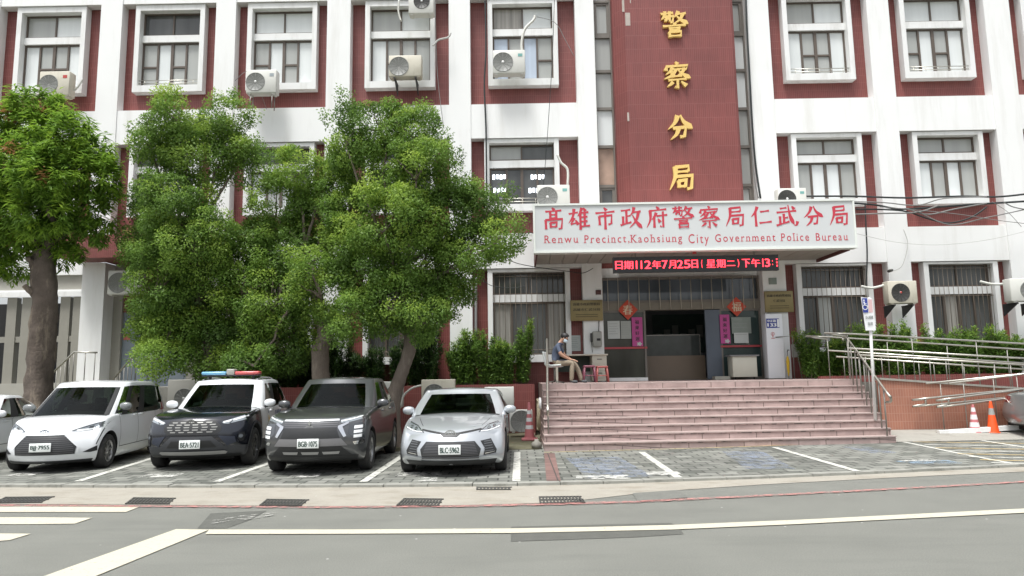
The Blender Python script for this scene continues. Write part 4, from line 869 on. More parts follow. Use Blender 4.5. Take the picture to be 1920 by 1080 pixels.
# coiled hose hung on the side of the steps
mb = MB(); pts = []
for k in range(160):
    a = k*2*math.pi/26; pts.append((.49-.03*math.sin(k*.7), 17.0+.19*math.cos(a)+.01*math.sin(k*1.3), .73+.36*math.sin(a)+.012*math.cos(k*.9)))
mb.tube(pts, .018, 6); o = mb.build('garden_hose', mat('hose_beige', (.36, .31, .21), .5, .15, 8)); tag(o, 'coiled beige garden hose hanging on the side of the steps', 'hose')
MB().lathe([(.0, 0), (.11, .0), (.12, .12), (.05, .16), (.045, .2), (0, .2)], (.40, 15.75, .06), 'z', 14).build('stone_jar', mat('grey_stone', (.22, .21, .18), .8, .2, 9)); tag(bpy.data.objects['stone_jar'], 'small grey stone jar on the ground at the foot of the steps', 'jar')
p = at(1009, 757, 16.8); MB().lathe([(0, -.0), (.13, 0), (.15, .03), (.13, .06), (0, .06)], (.50, 16.9, p.z), 'x', 16).build('white_hat', mat('white_cap', (.75, .75, .73), .6)); tag(bpy.data.objects['white_hat'], 'round white plastic cover hanging on the left stair railing', 'cover')

# ================================================================== air conditioner outdoor units
acw = mat('ac_casing', (.60, .60, .555), .45, .05, 3, dirt=(.42, .40, .34), dscale=(3, 3, 1.2), dlo=.55, dhi=.9)
acc = mat('ac_cream_casing', (.54, .51, .42), .5, .06, 3, dirt=(.34, .30, .22), dscale=(3, 3, 1.2), dlo=.5, dhi=.85)
acg = mat('ac_grille', (.23, .235, .22), .5, .1, 9); acd = mat('ac_dark_grille', (.05, .05, .045), .5, .1, 9); hubw = mat('ac_hub', (.62, .62, .60), .4); pipe = mat('white_pipe', (.60, .60, .55), .55, .06, 5); rust = mat('black_bracket', (.03, .03, .03), .6)
def ac(x, yf, z, w_, h, label, casing=acw, fan=.29, fr=None, dark_=False, bracket=False, legs=False, hub=True, d=.32, rz=0, stripe=None, red_hub=False):
    """outdoor unit: lower front left corner at (x, yf, z)"""
    o = empty('air_conditioner', (x+w_/2, yf, z), label, 'air conditioner', 'air conditioner outdoor units', rz)
    mb = MB().cbox(-w_/2, w_/2, 0, d, .03, h, .018); mb.box(-w_/2+.06, -w_/2+.14, .02, d-.02, 0, .03); mb.box(w_/2-.14, w_/2-.06, .02, d-.02, 0, .03)
    mb.box(w_*.22, w_*.225, -.003, .004, .05, h-.03)
    cs = local(mb, 'casing', casing, o)
    r = fr or min(h*.41, w_*.30); cx_ = -w_/2+w_*fan+.02; cz_ = h*.5; mb = MB()
    mb.lathe([(0, -.004), (r, -.004), (r+.012, -.016), (r+.02, 0)], (cx_, 0, cz_), 'y', 28)
    fan_ = local(mb, 'fan_grille', acd if dark_ else acg, o); mb = MB()
    for k in range(1, 6): mb.lathe([(r*k/6-.004, -.014), (r*k/6+.004, -.014)], (cx_, 0, cz_), 'y', 28)
    for k in range(12):
        a = k*math.pi/6; mb.tube([(cx_+.03*math.cos(a), -.013, cz_+.03*math.sin(a)), (cx_+r*math.cos(a), -.013, cz_+r*math.sin(a))], .004, 4)
    local(mb, 'guard', mat('ac_guard', (.30, .30, .28), .5) if not dark_ else acd, fan_)
    if hub: local(MB().lathe([(0, -.024), (r*.13, -.02), (r*.15, -.012)], (cx_, 0, cz_), 'y', 14), 'hub', hubw, fan_)
    if red_hub: local(MB().lathe([(0, -.03), (r*.12, -.028), (r*.13, -.02)], (cx_, 0, cz_), 'y', 12), 'hub_badge', mat('badge_red', (.45, .06, .05), .5), fan_)
    if stripe: local(MB().box(w_*.28, w_*.42, -.006, -.001, h*.72, h*.84), 'badge', stripe, o)
    mb = MB(); mb.box(w_/2-.004, w_/2+.006, .05, d-.06, .12, h*.45); local(mb, 'service_cover', casing, o)
    if bracket:
        for s in (-1, 1):
            mb = MB(); sx = s*w_*.32; mb.box(sx-.02, sx+.02, -.02, d+.28, -.05, 0); mb.prism([(sx-.012, d+.28, -.05), (sx-.012, d+.28, -.36), (sx-.012, 0, -.05)], (.024, 0, 0)); local(mb, 'bracket', rust, o)
    if legs:
        for s in (-1, 1):
            for y in (.05, d-.05): local(MB().tube([(s*w_*.36, y, 0), (s*w_*.36, y, -legs)], .016, 6), 'leg', steel_d, o)
    return o
def ac_px(x0, y0, x1, y1, Y, label, **k):
    p, q = at(x0, y0, Y), at(x1, y1, Y); return ac(p.x, Y, q.z, q.x-p.x, p.z-q.z, label, **k)
badge = mat('badge_red', (.45, .06, .05), .5); badge2 = mat('badge_grey', (.30, .34, .36), .4); badge_g = mat('badge_teal', (.16, .36, .33), .4)
ac_px(75, 134, 128, 180, 20.35, 'cream air conditioner with a red badge on a top floor window above the mango tree', casing=acc, stripe=badge, hub=False)
ac_px(462, 131, 517, 175, 20.35, 'white air conditioner standing on two thin legs at a window above the middle tree', legs=.45, stripe=badge2)
ac_px(729, 104, 790, 144, 20.45, 'yellowed air conditioner on black brackets in the middle of a window', casing=acc, bracket=True, hub=False)
ac_px(766, -22, 813, 26, 20.35, 'air conditioner with a dark square face at the very top of the photo', dark_=True, fan=.5, bracket=False)
ac_px(924, 94, 985, 138, 20.45, 'white air conditioner with a bent white pipe at the window left of the tower', stripe=badge_g)
ac_px(1007, 347, 1069, 391, 20.3, 'white air conditioner standing on the canopy roof at its left end', stripe=badge_g)
ac_px(1458, 353, 1514, 392, 20.2, 'white air conditioner half hidden behind the right end of the sign', stripe=badge_g, dark_=True)
ac_px(1664, 527, 1722, 570, 20.3, 'cream air conditioner with a round black fan on the column right of the steps', casing=acc, dark_=True, fan=.40, bracket=True, red_hub=True)
ac_px(1893, 522, 1952, 566, 20.1, 'air conditioner on a bracket cut by the right edge of the photo', fan=.62, bracket=True)
ac_px(203, 507, 262, 553, 20.5, 'large white air conditioner above the blue door under the red canopy', hub=False, fan=.3, fr=.29)
ac_px(315, 712, 372, 782, 19.5, 'tall grey air conditioner on the ground behind the police car', casing=mat('ac_grey_casing', (.36, .35, .31), .5, .08, 3), fan=.5, fr=.26)
ac_px(700, 716, 754, 766, 19.5, 'white air conditioner behind the leaning tree trunk', fan=.7, hub=False)
ac_px(790, 712, 853, 768, 19.4, 'cream air conditioner on the ground behind the roof of the silver sedan', casing=acc, fan=.36, hub=False)
ac_px(908, 726, 964, 763, 19.5, 'white air conditioner with its fan at the left against the low red wall', fan=.3)
ac_px(955, 769, 999, 811, 18.6, 'low air conditioner with a large grey fan between the silver sedan and the steps', fan=.48, fr=.27, hub=False)
# pipes and cables
def cable(name, pts, r, m, label, cat='cable', n=5, smooth=5):
    o = MB().tube(smoothpath(pts, smooth), r, n).build(name, m); return tag(o, label, cat, 'cables and pipes on the building')
blk = mat('black_cable', (.02, .025, .025), .6); gry = mat('grey_cable', (.20, .20, .19), .6); wc = mat('pale_cable', (.50, .50, .47), .6)
def A(lst, Y): return [at(a, b, Y) for a, b in lst]
cable('air_conditioner_pipe', A(((979, 97), (978, 80), (984, 55), (1000, 38), (1003, 30)), 20.6), .045, pipe, 'bent white pipe rising from the air conditioner left of the tower', 'pipe')
cable('air_conditioner_pipe', A(((1045, 290), (1052, 305), (1064, 318), (1064, 348)), 20.7), .04, pipe, 'white pipe bending down to the air conditioner on the canopy', 'pipe')
cable('air_conditioner_pipe', A(((137, 172), (148, 160), (155, 148)), 20.6), .03, pipe, 'short white pipe at the top floor unit above the mango tree', 'pipe')
cable('air_conditioner_pipe', A(((752, 762), (757, 742), (772, 728), (792, 722)), 19.45), .03, pipe, 'curved pale pipe between two units behind the cars', 'pipe')
cable('air_conditioner_pipe', A(((748, 0), (747, 22), (752, 40)), 20.8), .03, pipe, 'white pipe beside the dark unit at the top of the photo', 'pipe')
cable('air_conditioner_pipe', A(((1615, 537), (1636, 540), (1664, 533)), 20.55), .04, pipe, 'pale wrapped pipe running to the round black fan unit', 'pipe')
cable('air_conditioner_pipe', A(((1838, 528), (1862, 533), (1892, 532)), 20.5), .04, pipe, 'pale wrapped pipe running to the unit at the right edge', 'pipe')
cable('drain_pipe', A(((892, 520), (892, 640)), 21.1), .045, mat('grey_pvc', (.30, .30, .30), .6), 'grey drain pipe on the red tile left of the entrance window', 'pipe')
cable('black_cable', A(((909, -20), (911, 90), (908, 160), (911, 240), (912, 330), (913, 420)), 20.9), .028, blk, 'thick black cable running down the wall left of the window column')
cable('black_cable', A(((1398, -20), (1401, 60), (1406, 150), (1411, 240), (1417, 310), (1426, 372)), 20.88), .03, blk, 'thick black cable running down the white column right of the tower')
cable('grey_cable', A(((1394, -20), (1399, 70), (1404, 160), (1408, 250), (1414, 330), (1422, 372)), 20.86), .016, gry, 'thin grey cable beside the thick black one right of the tower')
cable('grey_cable', A(((1040, -20), (1036, 100), (1030, 200), (1023, 300), (1016, 380)), 20.7), .010, blk, 'thin dark wire crossing the windows left of the tower')
cable('grey_cable', A(((816, -20), (818, 90), (822, 160), (832, 240)), 20.8), .010, gry, 'thin grey wire hanging beside the yellowed air conditioner')
cable('grey_cable', A(((1004, 31), (1040, 42), (1060, 75), (1076, 105)), 20.8), .010, gry, 'thin wire curving from the bent white pipe over the red tile')
cable('grey_cable', A(((440, 152), (470, 135), (500, 205)), 20.75), .008, gry, 'faint wire at the unit with two thin legs')
cable('grey_cable', A(((812, 86), (822, 75), (840, 70), (845, 62)), 20.6), .03, wc, 'tangle of pale wire on the column right of the yellowed unit')
YB_ = 20.3
bund = [(((1510, 368), (1600, 368), (1700, 371), (1800, 368), (1870, 369), (1930, 363)), .028, blk), (((1600, 381), (1640, 384), (1690, 392), (1760, 388), (1830, 383), (1930, 377)), .03, blk),
        (((1605, 392), (1690, 395), (1740, 410), (1780, 418), (1820, 408), (1850, 388)), .024, blk), (((1700, 391), (1740, 402), (1790, 392), (1850, 381)), .022, gry), (((1604, 402), (1660, 400), (1720, 398), (1760, 385)), .022, gry),
        (((1600, 378), (1660, 380), (1720, 385), (1770, 372), (1850, 369)), .018, gry), (((1720, 396), (1780, 421), (1850, 408), (1930, 391)), .016, gry), (((1880, 378), (1900, 388), (1930, 394)), .018, gry),
        (((1650, 388), (1720, 394), (1800, 402), (1870, 413), (1930, 420)), .010, gry), (((1860, 378), (1890, 398), (1915, 425)), .008, gry)]
for i, (pts, r, m) in enumerate(bund):
    tag(MB().tube(smoothpath(A(pts, YB_-.02*i), 6), r, 6).build('utility_cable', m), 'dark utility cable in the sagging bundle right of the sign', 'cable', 'sagging cable bundle right of the sign')
cable('grey_cable', A(((1606, 438), (1680, 454), (1760, 459), (1850, 450), (1930, 432)), YB_), .008, wc, 'thin pale wire sagging across the white beam right of the sign')
cable('black_cable', A(((1622, 382), (1624, 430), (1626, 480), (1624, 540)), 20.7), .022, blk, 'dark cable dropping from the bundle down past the ground floor window')
cable('grey_cable', A(((1694, 430), (1702, 455), (1698, 480), (1690, 500), (1675, 508)), 20.85), .012, wc, 'pale wire looping down to the security camera')
cable('black_cable', A(((975, 445), (990, 436), (1001, 438)), 20.4), .012, blk, 'short dark wire reaching the left end of the sign')
cable('black_cable', A(((930, 468), (960, 490), (1000, 500), (1060, 508), (1092, 512), (1112, 503)), 20.75), .012, blk, 'dark wire drooping along the beam left of the entrance')
cable('black_cable', A(((895, 515), (920, 535), (960, 540), (985, 536)), 20.75), .010, blk, 'thin dark wire in front of the left ground floor window')
p = at(1668, 508, 20.7); o = empty('security_camera', p, 'small dark security camera on the white column above the round black fan', 'camera')
MB().lathe([(0, -.14), (.04, -.14), (.045, .06), (0, .06)], p, 'y', 10).build('housing', acd, o); MB().tube([p+Vector((.02, .05, 0)), p+Vector((.12, .1, .08)), p+Vector((.14, .24, .08))], .018, 6).build('arm', wc, o)
# low planter wall behind the parked cars
pl2 = empty('planter', (-4, 20.1, 0), 'low dark red planter wall behind the parked cars and units', 'planter')
MB().box(-9.2, .48, 20.05, 20.2, 0, 1.42).build('wall', redtile, pl2); MB().box(-9.2, .48, 20.2, 20.9, .5, 1.36).build('earth', soil, pl2)
# ================================================================== trees and shrubs
def leaf_mat(name, stops, rough=.5, trans=.48, spec=.3):
    m = bpy.data.materials.new(name); m.use_nodes = True; t = m.node_tree; b = t.nodes['Principled BSDF']; b.inputs['Roughness'].default_value = rough; b.inputs['Specular IOR Level'].default_value = spec
    a = t.nodes.new('ShaderNodeAttribute'); a.attribute_name = 'tint'; r = t.nodes.new('ShaderNodeValToRGB'); el = r.color_ramp.elements
    el[0].position = stops[0][0]; el[0].color = (*stops[0][1], 1); el[1].position = stops[-1][0]; el[1].color = (*stops[-1][1], 1)
    for p, c in stops[1:-1]: e = el.new(p); e.color = (*c, 1)
    t.links.new(a.outputs['Fac'], r.inputs[0]); t.links.new(r.outputs[0], b.inputs['Base Color'])
    tr = t.nodes.new('ShaderNodeBsdfTranslucent'); t.links.new(r.outputs[0], tr.inputs[0]); mx = t.nodes.new('ShaderNodeMixShader'); mx.inputs[0].default_value = trans
    t.links.new(b.outputs[0], mx.inputs[1]); t.links.new(tr.outputs[0], mx.inputs[2]); t.links.new(mx.outputs[0], t.nodes['Material Output'].inputs[0]); return m
leaf_c = leaf_mat('camphor_leaf', [(0, (.072, .135, .034)), (.35, (.16, .275, .050)), (.7, (.34, .47, .075)), (1, (.54, .60, .12))])
leaf_m = leaf_mat('mango_leaf', [(0, (.06, .13, .028)), (.4, (.18, .31, .042)), (.8, (.30, .45, .05)), (.97, (.42, .52, .08)), (1, (.25, .13, .05))])
leaf_h = leaf_mat('hedge_leaf', [(0, (.055, .11, .026)), (.5, (.13, .235, .04)), (.85, (.26, .38, .06)), (1, (.45, .50, .08))])
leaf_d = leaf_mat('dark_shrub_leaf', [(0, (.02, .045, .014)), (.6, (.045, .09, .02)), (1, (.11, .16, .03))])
bark = mat('bark', (.155, .125, .10), .9, .3, 7, bump=.8, bscale=28, dirt=(.26, .22, .175), dscale=(6, 6, 1.6), dlo=.5, dhi=.7)
bark2 = mat('rough_bark', (.095, .075, .06), .95, .45, 5, bump=1.0, bscale=16, dirt=(.22, .18, .135), dscale=(4, 4, 1.0), dlo=.52, dhi=.68)
def rnd_dirs(n):
    v = RNG.normal(size=(n, 3)); return v/np.linalg.norm(v, axis=1, keepdims=True)
def leaf_mesh(name, P, D, N, ln, wd, tint, m, parent):
    """one small folded leaf per point: base P, pointing along D, facing N"""
    S = np.cross(D, N); S /= np.linalg.norm(S, axis=1, keepdims=True)+1e-9; U = np.cross(S, D); n = len(P)
    ln = ln[:, None]; wd = wd[:, None]
    V = np.empty((n, 4, 3)); V[:, 0] = P; V[:, 1] = P+D*ln*.45+S*wd*.5+U*wd*.18; V[:, 2] = P+D*ln-U*wd*.15; V[:, 3] = P+D*ln*.45-S*wd*.5+U*wd*.18
    me = bpy.data.meshes.new(name); me.vertices.add(4*n); me.vertices.foreach_set('co', V.reshape(-1)); me.loops.add(4*n); me.loops.foreach_set('vertex_index', np.arange(4*n, dtype=np.int32))
    me.polygons.add(n); me.polygons.foreach_set('loop_start', np.arange(0, 4*n, 4, dtype=np.int32)); me.polygons.foreach_set('loop_total', np.full(n, 4, dtype=np.int32))
    at_ = me.attributes.new('tint', 'FLOAT', 'POINT'); at_.data.foreach_set('value', np.repeat(tint, 4).astype(np.float32))
    me.materials.append(m); me.update(); me.validate()
    o = bpy.data.objects.new(name, me); COL.objects.link(o)
    if parent is not None: adopt(o, parent)
    return o
def crown_points(lobes, dens, per, rc, shell=(.62, 1.0), flat=.92, seed=0):
    """leaf bases grouped in clumps over the surface of ellipsoid lobes (centre, radii)"""
    C = []; Nn = []
    for c, r in lobes:
        k = int(dens*(r[0]*r[1]+r[0]*r[2]+r[1]*r[2])/3*4*math.pi); d = rnd_dirs(k); s = (RNG.uniform(shell[0], shell[1], k)+np.where(RNG.uniform(0, 1, k) > .8, RNG.uniform(0, .22, k), 0))[:, None]
        C.append(np.array(c)+d*np.array(r)*s); Nn.append(d)
    C = np.vstack(C); Nn = np.vstack(Nn); k = len(C)
    R = RNG.uniform(rc[0], rc[1], k); cnt = (per*(R/np.mean(rc))**2*RNG.uniform(.55, 1.25, k)).astype(int)
    idx = np.repeat(np.arange(k), cnt); n = len(idx); d = rnd_dirs(n); d += Nn[idx]*.55; d[:, 2] += .25; d /= np.linalg.norm(d, axis=1, keepdims=True)
    rad = RNG.uniform(.2, 1, n)**.4
    off = d*rad[:, None]*R[idx][:, None]; off[:, 2] *= flat
    str_ = np.where(RNG.uniform(0, 1, k) > .72, RNG.uniform(.3, 1.1, k), 0); ax_ = Nn+np.array([0, 0, .5]); ax_ /= np.linalg.norm(ax_, axis=1, keepdims=True)
    off = off*(1-.22*(str_ > 0)[idx])[:, None]+ax_[idx]*(str_[idx]*R[idx]*RNG.uniform(-.1, 1.3, n))[:, None]
    P = C[idx]+off; O = d*.7+Nn[idx]*.6; O /= np.linalg.norm(O, axis=1, keepdims=True)+1e-9
    lob = np.concatenate([np.full(int(dens*(r[0]*r[1]+r[0]*r[2]+r[1]*r[2])/3*4*math.pi), RNG.uniform(-.14, .14)) for c, r in lobes])
    return P, O, idx, k, rad, d, lob
def px_lobes(lst, Y, dz=.85):
    out = []
    for e in lst:
        cx_, cy_, rx, ry = e[:4]; y = Y+(e[4] if len(e) > 4 else 0); c = at(cx_, cy_, y); s = y/FPX; out.append(((c.x, y, c.z), (rx*s, (rx+ry)/2*s*dz, ry*s)))
    return out
def limb(mb, a, b, r0, r1, sag=.0, n=7, wob=.08):
    a, b = Vector(a), Vector(b); L = (b-a).length; k = 7; pts = []
    for i in range(k+1):
        t = i/k; p = a.lerp(b, t)+Vector((random.uniform(-1, 1), random.uniform(-1, 1), random.uniform(-.5, .5)))*L*wob*math.sin(math.pi*t)*.5; p.z += sag*math.sin(math.pi*t)*L; pts.append(p)
    mb.tube(pts, [r0+(r1-r0)*i/k for i in range(k+1)], n)
def trunk_mesh(pts, rads, n=14, rough=.12, seed=1):
    """tapered trunk with an uneven surface"""
    rs = random.Random(seed); P = smoothpath(pts, 6); k = len(P); R = []
    for i in range(k):
        t = i/(k-1)*(len(rads)-1); j = min(int(t), len(rads)-2); R.append(rads[j]+(rads[j+1]-rads[j])*(t-j))
    mb = MB(); vs = []
    for i in range(k):
        for j in range(n):
            a = 2*math.pi*j/n; f = 1+rough*math.sin(3*a+seed+i*.25)*.6+rs.uniform(-rough, rough)*.5; vs.append((P[i].x+R[i]*f*math.cos(a), P[i].y+R[i]*f*math.sin(a), P[i].z))
    mb.add(vs, [(i*n+j, i*n+(j+1) % n, (i+1)*n+(j+1) % n, (i+1)*n+j) for i in range(k-1) for j in range(n)], 0, True); return mb, P
def camphor(base, tpts, rads, lobes, Y, label, seed, dens=8.5, per=190, fork=None):
    o = empty('tree', base, label, 'tree', 'trees in front of the police station'); random.seed(seed)
    mb, P = trunk_mesh(tpts, rads, seed=seed); L = px_lobes([(e[0], e[1], e[2]*.86, e[3]*.84, (e[4] if len(e) > 4 else 0)+random.uniform(-.75, .55)) for e in lobes], Y); top = P[-1]
    for c, r in L:
        q = Vector(c)+Vector((random.uniform(-.2, .2)*r[0], 0, -.25*r[2])); s = P[max(0, len(P)-1-random.randint(0, 4))]
        limb(mb, s, q, rads[-1]*.55, .02)
        for _ in range(3):
            d = Vector((random.uniform(-1, 1)*r[0], random.uniform(-1, 1)*r[1], random.uniform(-.2, .9)*r[2])); limb(mb, q, Vector(c)+d*.8, .03, .008, n=5)
    mb.build('trunk', bark, o)
    Pn, O, idx, k, rad, d, lob = crown_points(L, dens, per, (.18, .42))
    n = len(Pn); D = O*.35+rnd_dirs(n)*.9; D[:, 2] -= .1; D /= np.linalg.norm(D, axis=1, keepdims=True); N = rnd_dirs(n)*.5+d*.75+np.array([0, -.05, .45]); N -= D*(N*D).sum(1)[:, None]; N /= np.linalg.norm(N, axis=1, keepdims=True)+1e-9
    cl = RNG.uniform(0, 1, k); zz = (Pn[:, 2]-Pn[:, 2].min())/(np.ptp(Pn[:, 2])+1e-6)
    young = (rad > .62) & (d[:, 2] > -.05)                             # this year's shoots stand at the tips of each spray
    tint = .10+lob[idx]+.30*cl[idx]+RNG.uniform(0, .07, n)+np.where(young, .20*np.clip(d[:, 2], 0, 1)*(.4+cl[idx]), 0)
    leaf_mesh('crown', Pn, D, N, RNG.uniform(.055, .085, n), RNG.uniform(.03, .044, n), np.clip(tint, 0, 1), leaf_c, o)
    return o
b1_ = at(404, 760, 17.4)
camphor((b1_.x, 17.4, .05), [(b1_.x+.05, 17.4, -.1), (b1_.x, 17.4, .9), at(392, 650, 17.4), at(372, 560, 17.3), at(360, 450, 17.3)], [.19, .16, .14, .12, .09],
    [(338, 225, 62, 52), (425, 232, 42, 48), (285, 262, 45, 50), (375, 290, 88, 68), (447, 295, 38, 48), (295, 350, 40, 35), (325, 395, 62, 70), (285, 440, 50, 72), (370, 460, 85, 88), (300, 535, 58, 80), (385, 560, 72, 95), (320, 620, 55, 60), (400, 640, 60, 50), (340, 480, 60, 60, .6), (290, 600, 48, 60), (300, 670, 50, 36), (390, 675, 60, 34), (350, 570, 60, 60)], 17.2,
    'bushy green camphor tree behind the police car, left of the other two', 3)
b2_ = at(603, 760, 17.3)
camphor((b2_.x, 17.3, .05), [(b2_.x-.02, 17.3, -.1), (b2_.x, 17.3, .9), at(600, 660, 17.3), at(610, 620, 17.3), at(590, 540, 17.2), at(570, 460, 17.2)], [.26, .23, .21, .19, .14, .09],
    [(556, 325, 62, 46), (612, 345, 40, 50), (515, 395, 66, 62), (598, 410, 66, 66), (480, 450, 40, 50), (545, 480, 78, 76), (600, 545, 60, 70), (500, 565, 56, 76), (560, 615, 72, 58), (480, 640, 40, 44), (530, 655, 60, 40), (470, 680, 40, 28), (450, 540, 36, 60)], 17.2,
    'green camphor tree with an upright trunk behind the dark grey car', 5)
b3_ = at(735, 800, 16.7)
camphor((b3_.x, 16.7, .05), [(b3_.x+.06, 16.7, -.1), (b3_.x+.02, 16.7, .5), at(738, 745, 16.7), at(752, 700, 16.7), at(768, 650, 16.7), at(765, 590, 16.6), at(750, 500, 16.6)], [.23, .20, .18, .165, .15, .13, .09],
    [(705, 235, 72, 50), (775, 248, 58, 56), (655, 265, 40, 46), (700, 320, 92, 72), (790, 325, 62, 66), (848, 345, 40, 40), (660, 390, 46, 60), (735, 420, 98, 76), (825, 415, 82, 70), (905, 395, 52, 52), (940, 440, 34, 44), (880, 475, 62, 52), (780, 500, 100, 74), (690, 500, 58, 70), (830, 560, 50, 46), (735, 570, 64, 60), (665, 590, 46, 60), (790, 600, 46, 40), (640, 460, 30, 70)], 16.6,
    'tallest green camphor tree with a leaning trunk between the grey car and silver sedan', 9)
# mango tree at the left edge
def mango():
    Y = 16.4; random.seed(4); bx = at(74, 745, Y)
    o = empty('tree', (bx.x, Y, .05), 'mango tree with long drooping leaves and a thick rough trunk at the left edge', 'tree', 'trees in front of the police station')
    mb, P = trunk_mesh([(bx.x-.05, Y, -.1), (bx.x-.02, Y, 1.0), at(74, 700, Y), at(78, 620, Y), at(86, 560, Y), at(82, 500, Y), at(84, 470, Y)], [.33, .30, .28, .275, .25, .27, .24], 16, .22, 2)
    for (cx_, cy_, dy, r) in ((60, 250, .2, .13), (150, 300, -.3, .11), (10, 330, .1, .10), (105, 350, -.6, .11), (190, 350, .2, .08), (40, 430, -.5, .08), (140, 420, -.2, .08), (100, 220, .5, .11), (-50, 300, .3, .1)):
        limb(mb, P[-1]+Vector((random.uniform(-.1, .1), 0, -.15)), at(cx_, cy_, Y+dy), r, .025, .05, 8, .12)
    for q in ((45, 545), (52, 492)): limb(mb, at(76, q[1]+18, Y), at(q[0], q[1]-10, Y-.3), .10, .06, n=8)
    mb.build('trunk', bark2, o)
    lob = px_lobes([(50, 225, 70, 42), (120, 240, 60, 40), (-20, 240, 60, 60), (175, 285, 42, 42), (20, 310, 78, 66), (110, 310, 80, 66), (195, 335, 34, 50), (60, 385, 84, 62), (150, 385, 56, 52), (-20, 370, 60, 70), (15, 450, 62, 46), (95, 445, 50, 34), (175, 420, 34, 40), (30, 505, 40, 22), (125, 470, 34, 30), (80, 400, 60, 50, -.7), (40, 300, 70, 60, -.6), (120, 260, 60, 50, -.5), (85, 330, 60, 50, -.9), (5, 410, 60, 60, -.4), (60, 190, 60, 30), (160, 330, 55, 50, -.3), (-20, 480, 50, 40)], Y, .9)
    C = []; Nn = []
    for c, r in lob:
        k = int(9.5*(r[0]*r[1]+r[0]*r[2]+r[1]*r[2])/3*4*math.pi); d = rnd_dirs(k); C.append(np.array(c)+d*np.array(r)*RNG.uniform(.6, 1.0, k)[:, None]); Nn.append(d)
    C = np.vstack(C); Nn = np.vstack(Nn); k = len(C); cnt = RNG.integers(22, 38, k); idx = np.repeat(np.arange(k), cnt); n = len(idx)
    a = RNG.uniform(0, 2*math.pi, n); H = np.stack([np.cos(a), np.sin(a), RNG.uniform(-1.1, .15, n)], 1); D = H+Nn[idx]*.5; D /= np.linalg.norm(D, axis=1, keepdims=True)
    P_ = C[idx]+RNG.normal(size=(n, 3))*.05+Nn[idx]*.0; P_[:, 2] += RNG.uniform(-.12, .08, n)
    N = np.array([0, 0, 1.])+rnd_dirs(n)*.45; N -= D*(N*D).sum(1)[:, None]; N /= np.linalg.norm(N, axis=1, keepdims=True)+1e-9
    cl = RNG.uniform(0, 1, k); tint = .12+.5*cl[idx]*RNG.uniform(.6, 1.2, n)+RNG.uniform(0, .2, n); tint = np.where((cl[idx] > .985), 1.0, np.clip(tint, 0, .93))
    leaf_mesh('crown', P_, D, N, RNG.uniform(.15, .25, n), RNG.uniform(.035, .055, n), tint, leaf_m, o)
mango()
def shrub(x, y, z0, h, wd_, label, group, m, seed, dens=1.0, ln=(.07, .12), lw=(.025, .04)):
    o = empty('shrub', (x, y, z0), label, 'shrub', group); rs = random.Random(seed); mb = MB(); Pc = []; Dc = []
    for s in range(int(7*dens)+3):
        q = Vector((x+rs.uniform(-.5, .5)*wd_, y+rs.uniform(-.45, .45)*wd_, z0+h*rs.uniform(.6, 1.05))); a = Vector((x+rs.uniform(-.12, .12), y+rs.uniform(-.1, .1), z0)); m_ = a.lerp(q, .5)+Vector((rs.uniform(-.05, .05), rs.uniform(-.05, .05), 0))
        mb.tube([a, m_, q], [.012, .009, .004], 5)
        for t in np.linspace(.12, 1.0, 34): Pc.append(smooth2(a, m_, q, t)); Dc.append((q-a).normalized())
    mb.build('stem', bark, o)
    Pc = np.array([tuple(p) for p in Pc]); Dc = np.array([tuple(d) for d in Dc]); idx = np.repeat(np.arange(len(Pc)), 14); n = len(idx)
    P_ = Pc[idx]+RNG.normal(size=(n, 3))*.045; a = rnd_dirs(n); D = a*.8+Dc[idx]*.55; D /= np.linalg.norm(D, axis=1, keepdims=True); N = np.array([0, -.2, 1.])+rnd_dirs(n)*.6; N -= D*(N*D).sum(1)[:, None]; N /= np.linalg.norm(N, axis=1, keepdims=True)+1e-9
    hfrac = (P_[:, 2]-z0)/h; tint = np.clip(.15+.35*RNG.uniform(0, 1, n)+.45*(hfrac > .85)*RNG.uniform(0, 1, n)+.3*(RNG.uniform(0, 1, n) > .93), 0, 1)
    leaf_mesh('foliage', P_, D, N, RNG.uniform(*ln, n), RNG.uniform(*lw, n), tint, m, o)
def smooth2(a, m_, b, t): return (a*(1-t)**2+m_*2*t*(1-t)+b*t*t)
x = 8.35; k = 0
while x < 17.5:
    shrub(x, 19.95+random.uniform(-.25, .25), 1.42, random.uniform(1.0, 1.55), .75, 'leafy green shrub of the hedge behind the ramp railings', 'hedge shrubs behind the ramp', leaf_h, 40+k); x += random.uniform(.32, .44); k += 1
x = -1.75; k = 0
while x < .4:
    shrub(x, 20.5+random.uniform(-.15, .15), 1.34, random.uniform(1.25, 1.9), .6, 'upright leafy shrub in the low planter left of the steps', 'planter shrubs left of the steps', leaf_h, 80+k, 1.0, (.08, .14), (.025, .038)); x += random.uniform(.30, .42); k += 1
x = -9.0; k = 0
while x < -2.0:
    shrub(x, 20.4+random.uniform(-.15, .15), 1.3, random.uniform(1.1, 2.0), .8, 'dim leafy shrub in the planter behind the parked cars', 'planter shrubs behind the cars', leaf_d, 120+k, .9, (.10, .17), (.022, .034)); x += random.uniform(.45, .62); k += 1
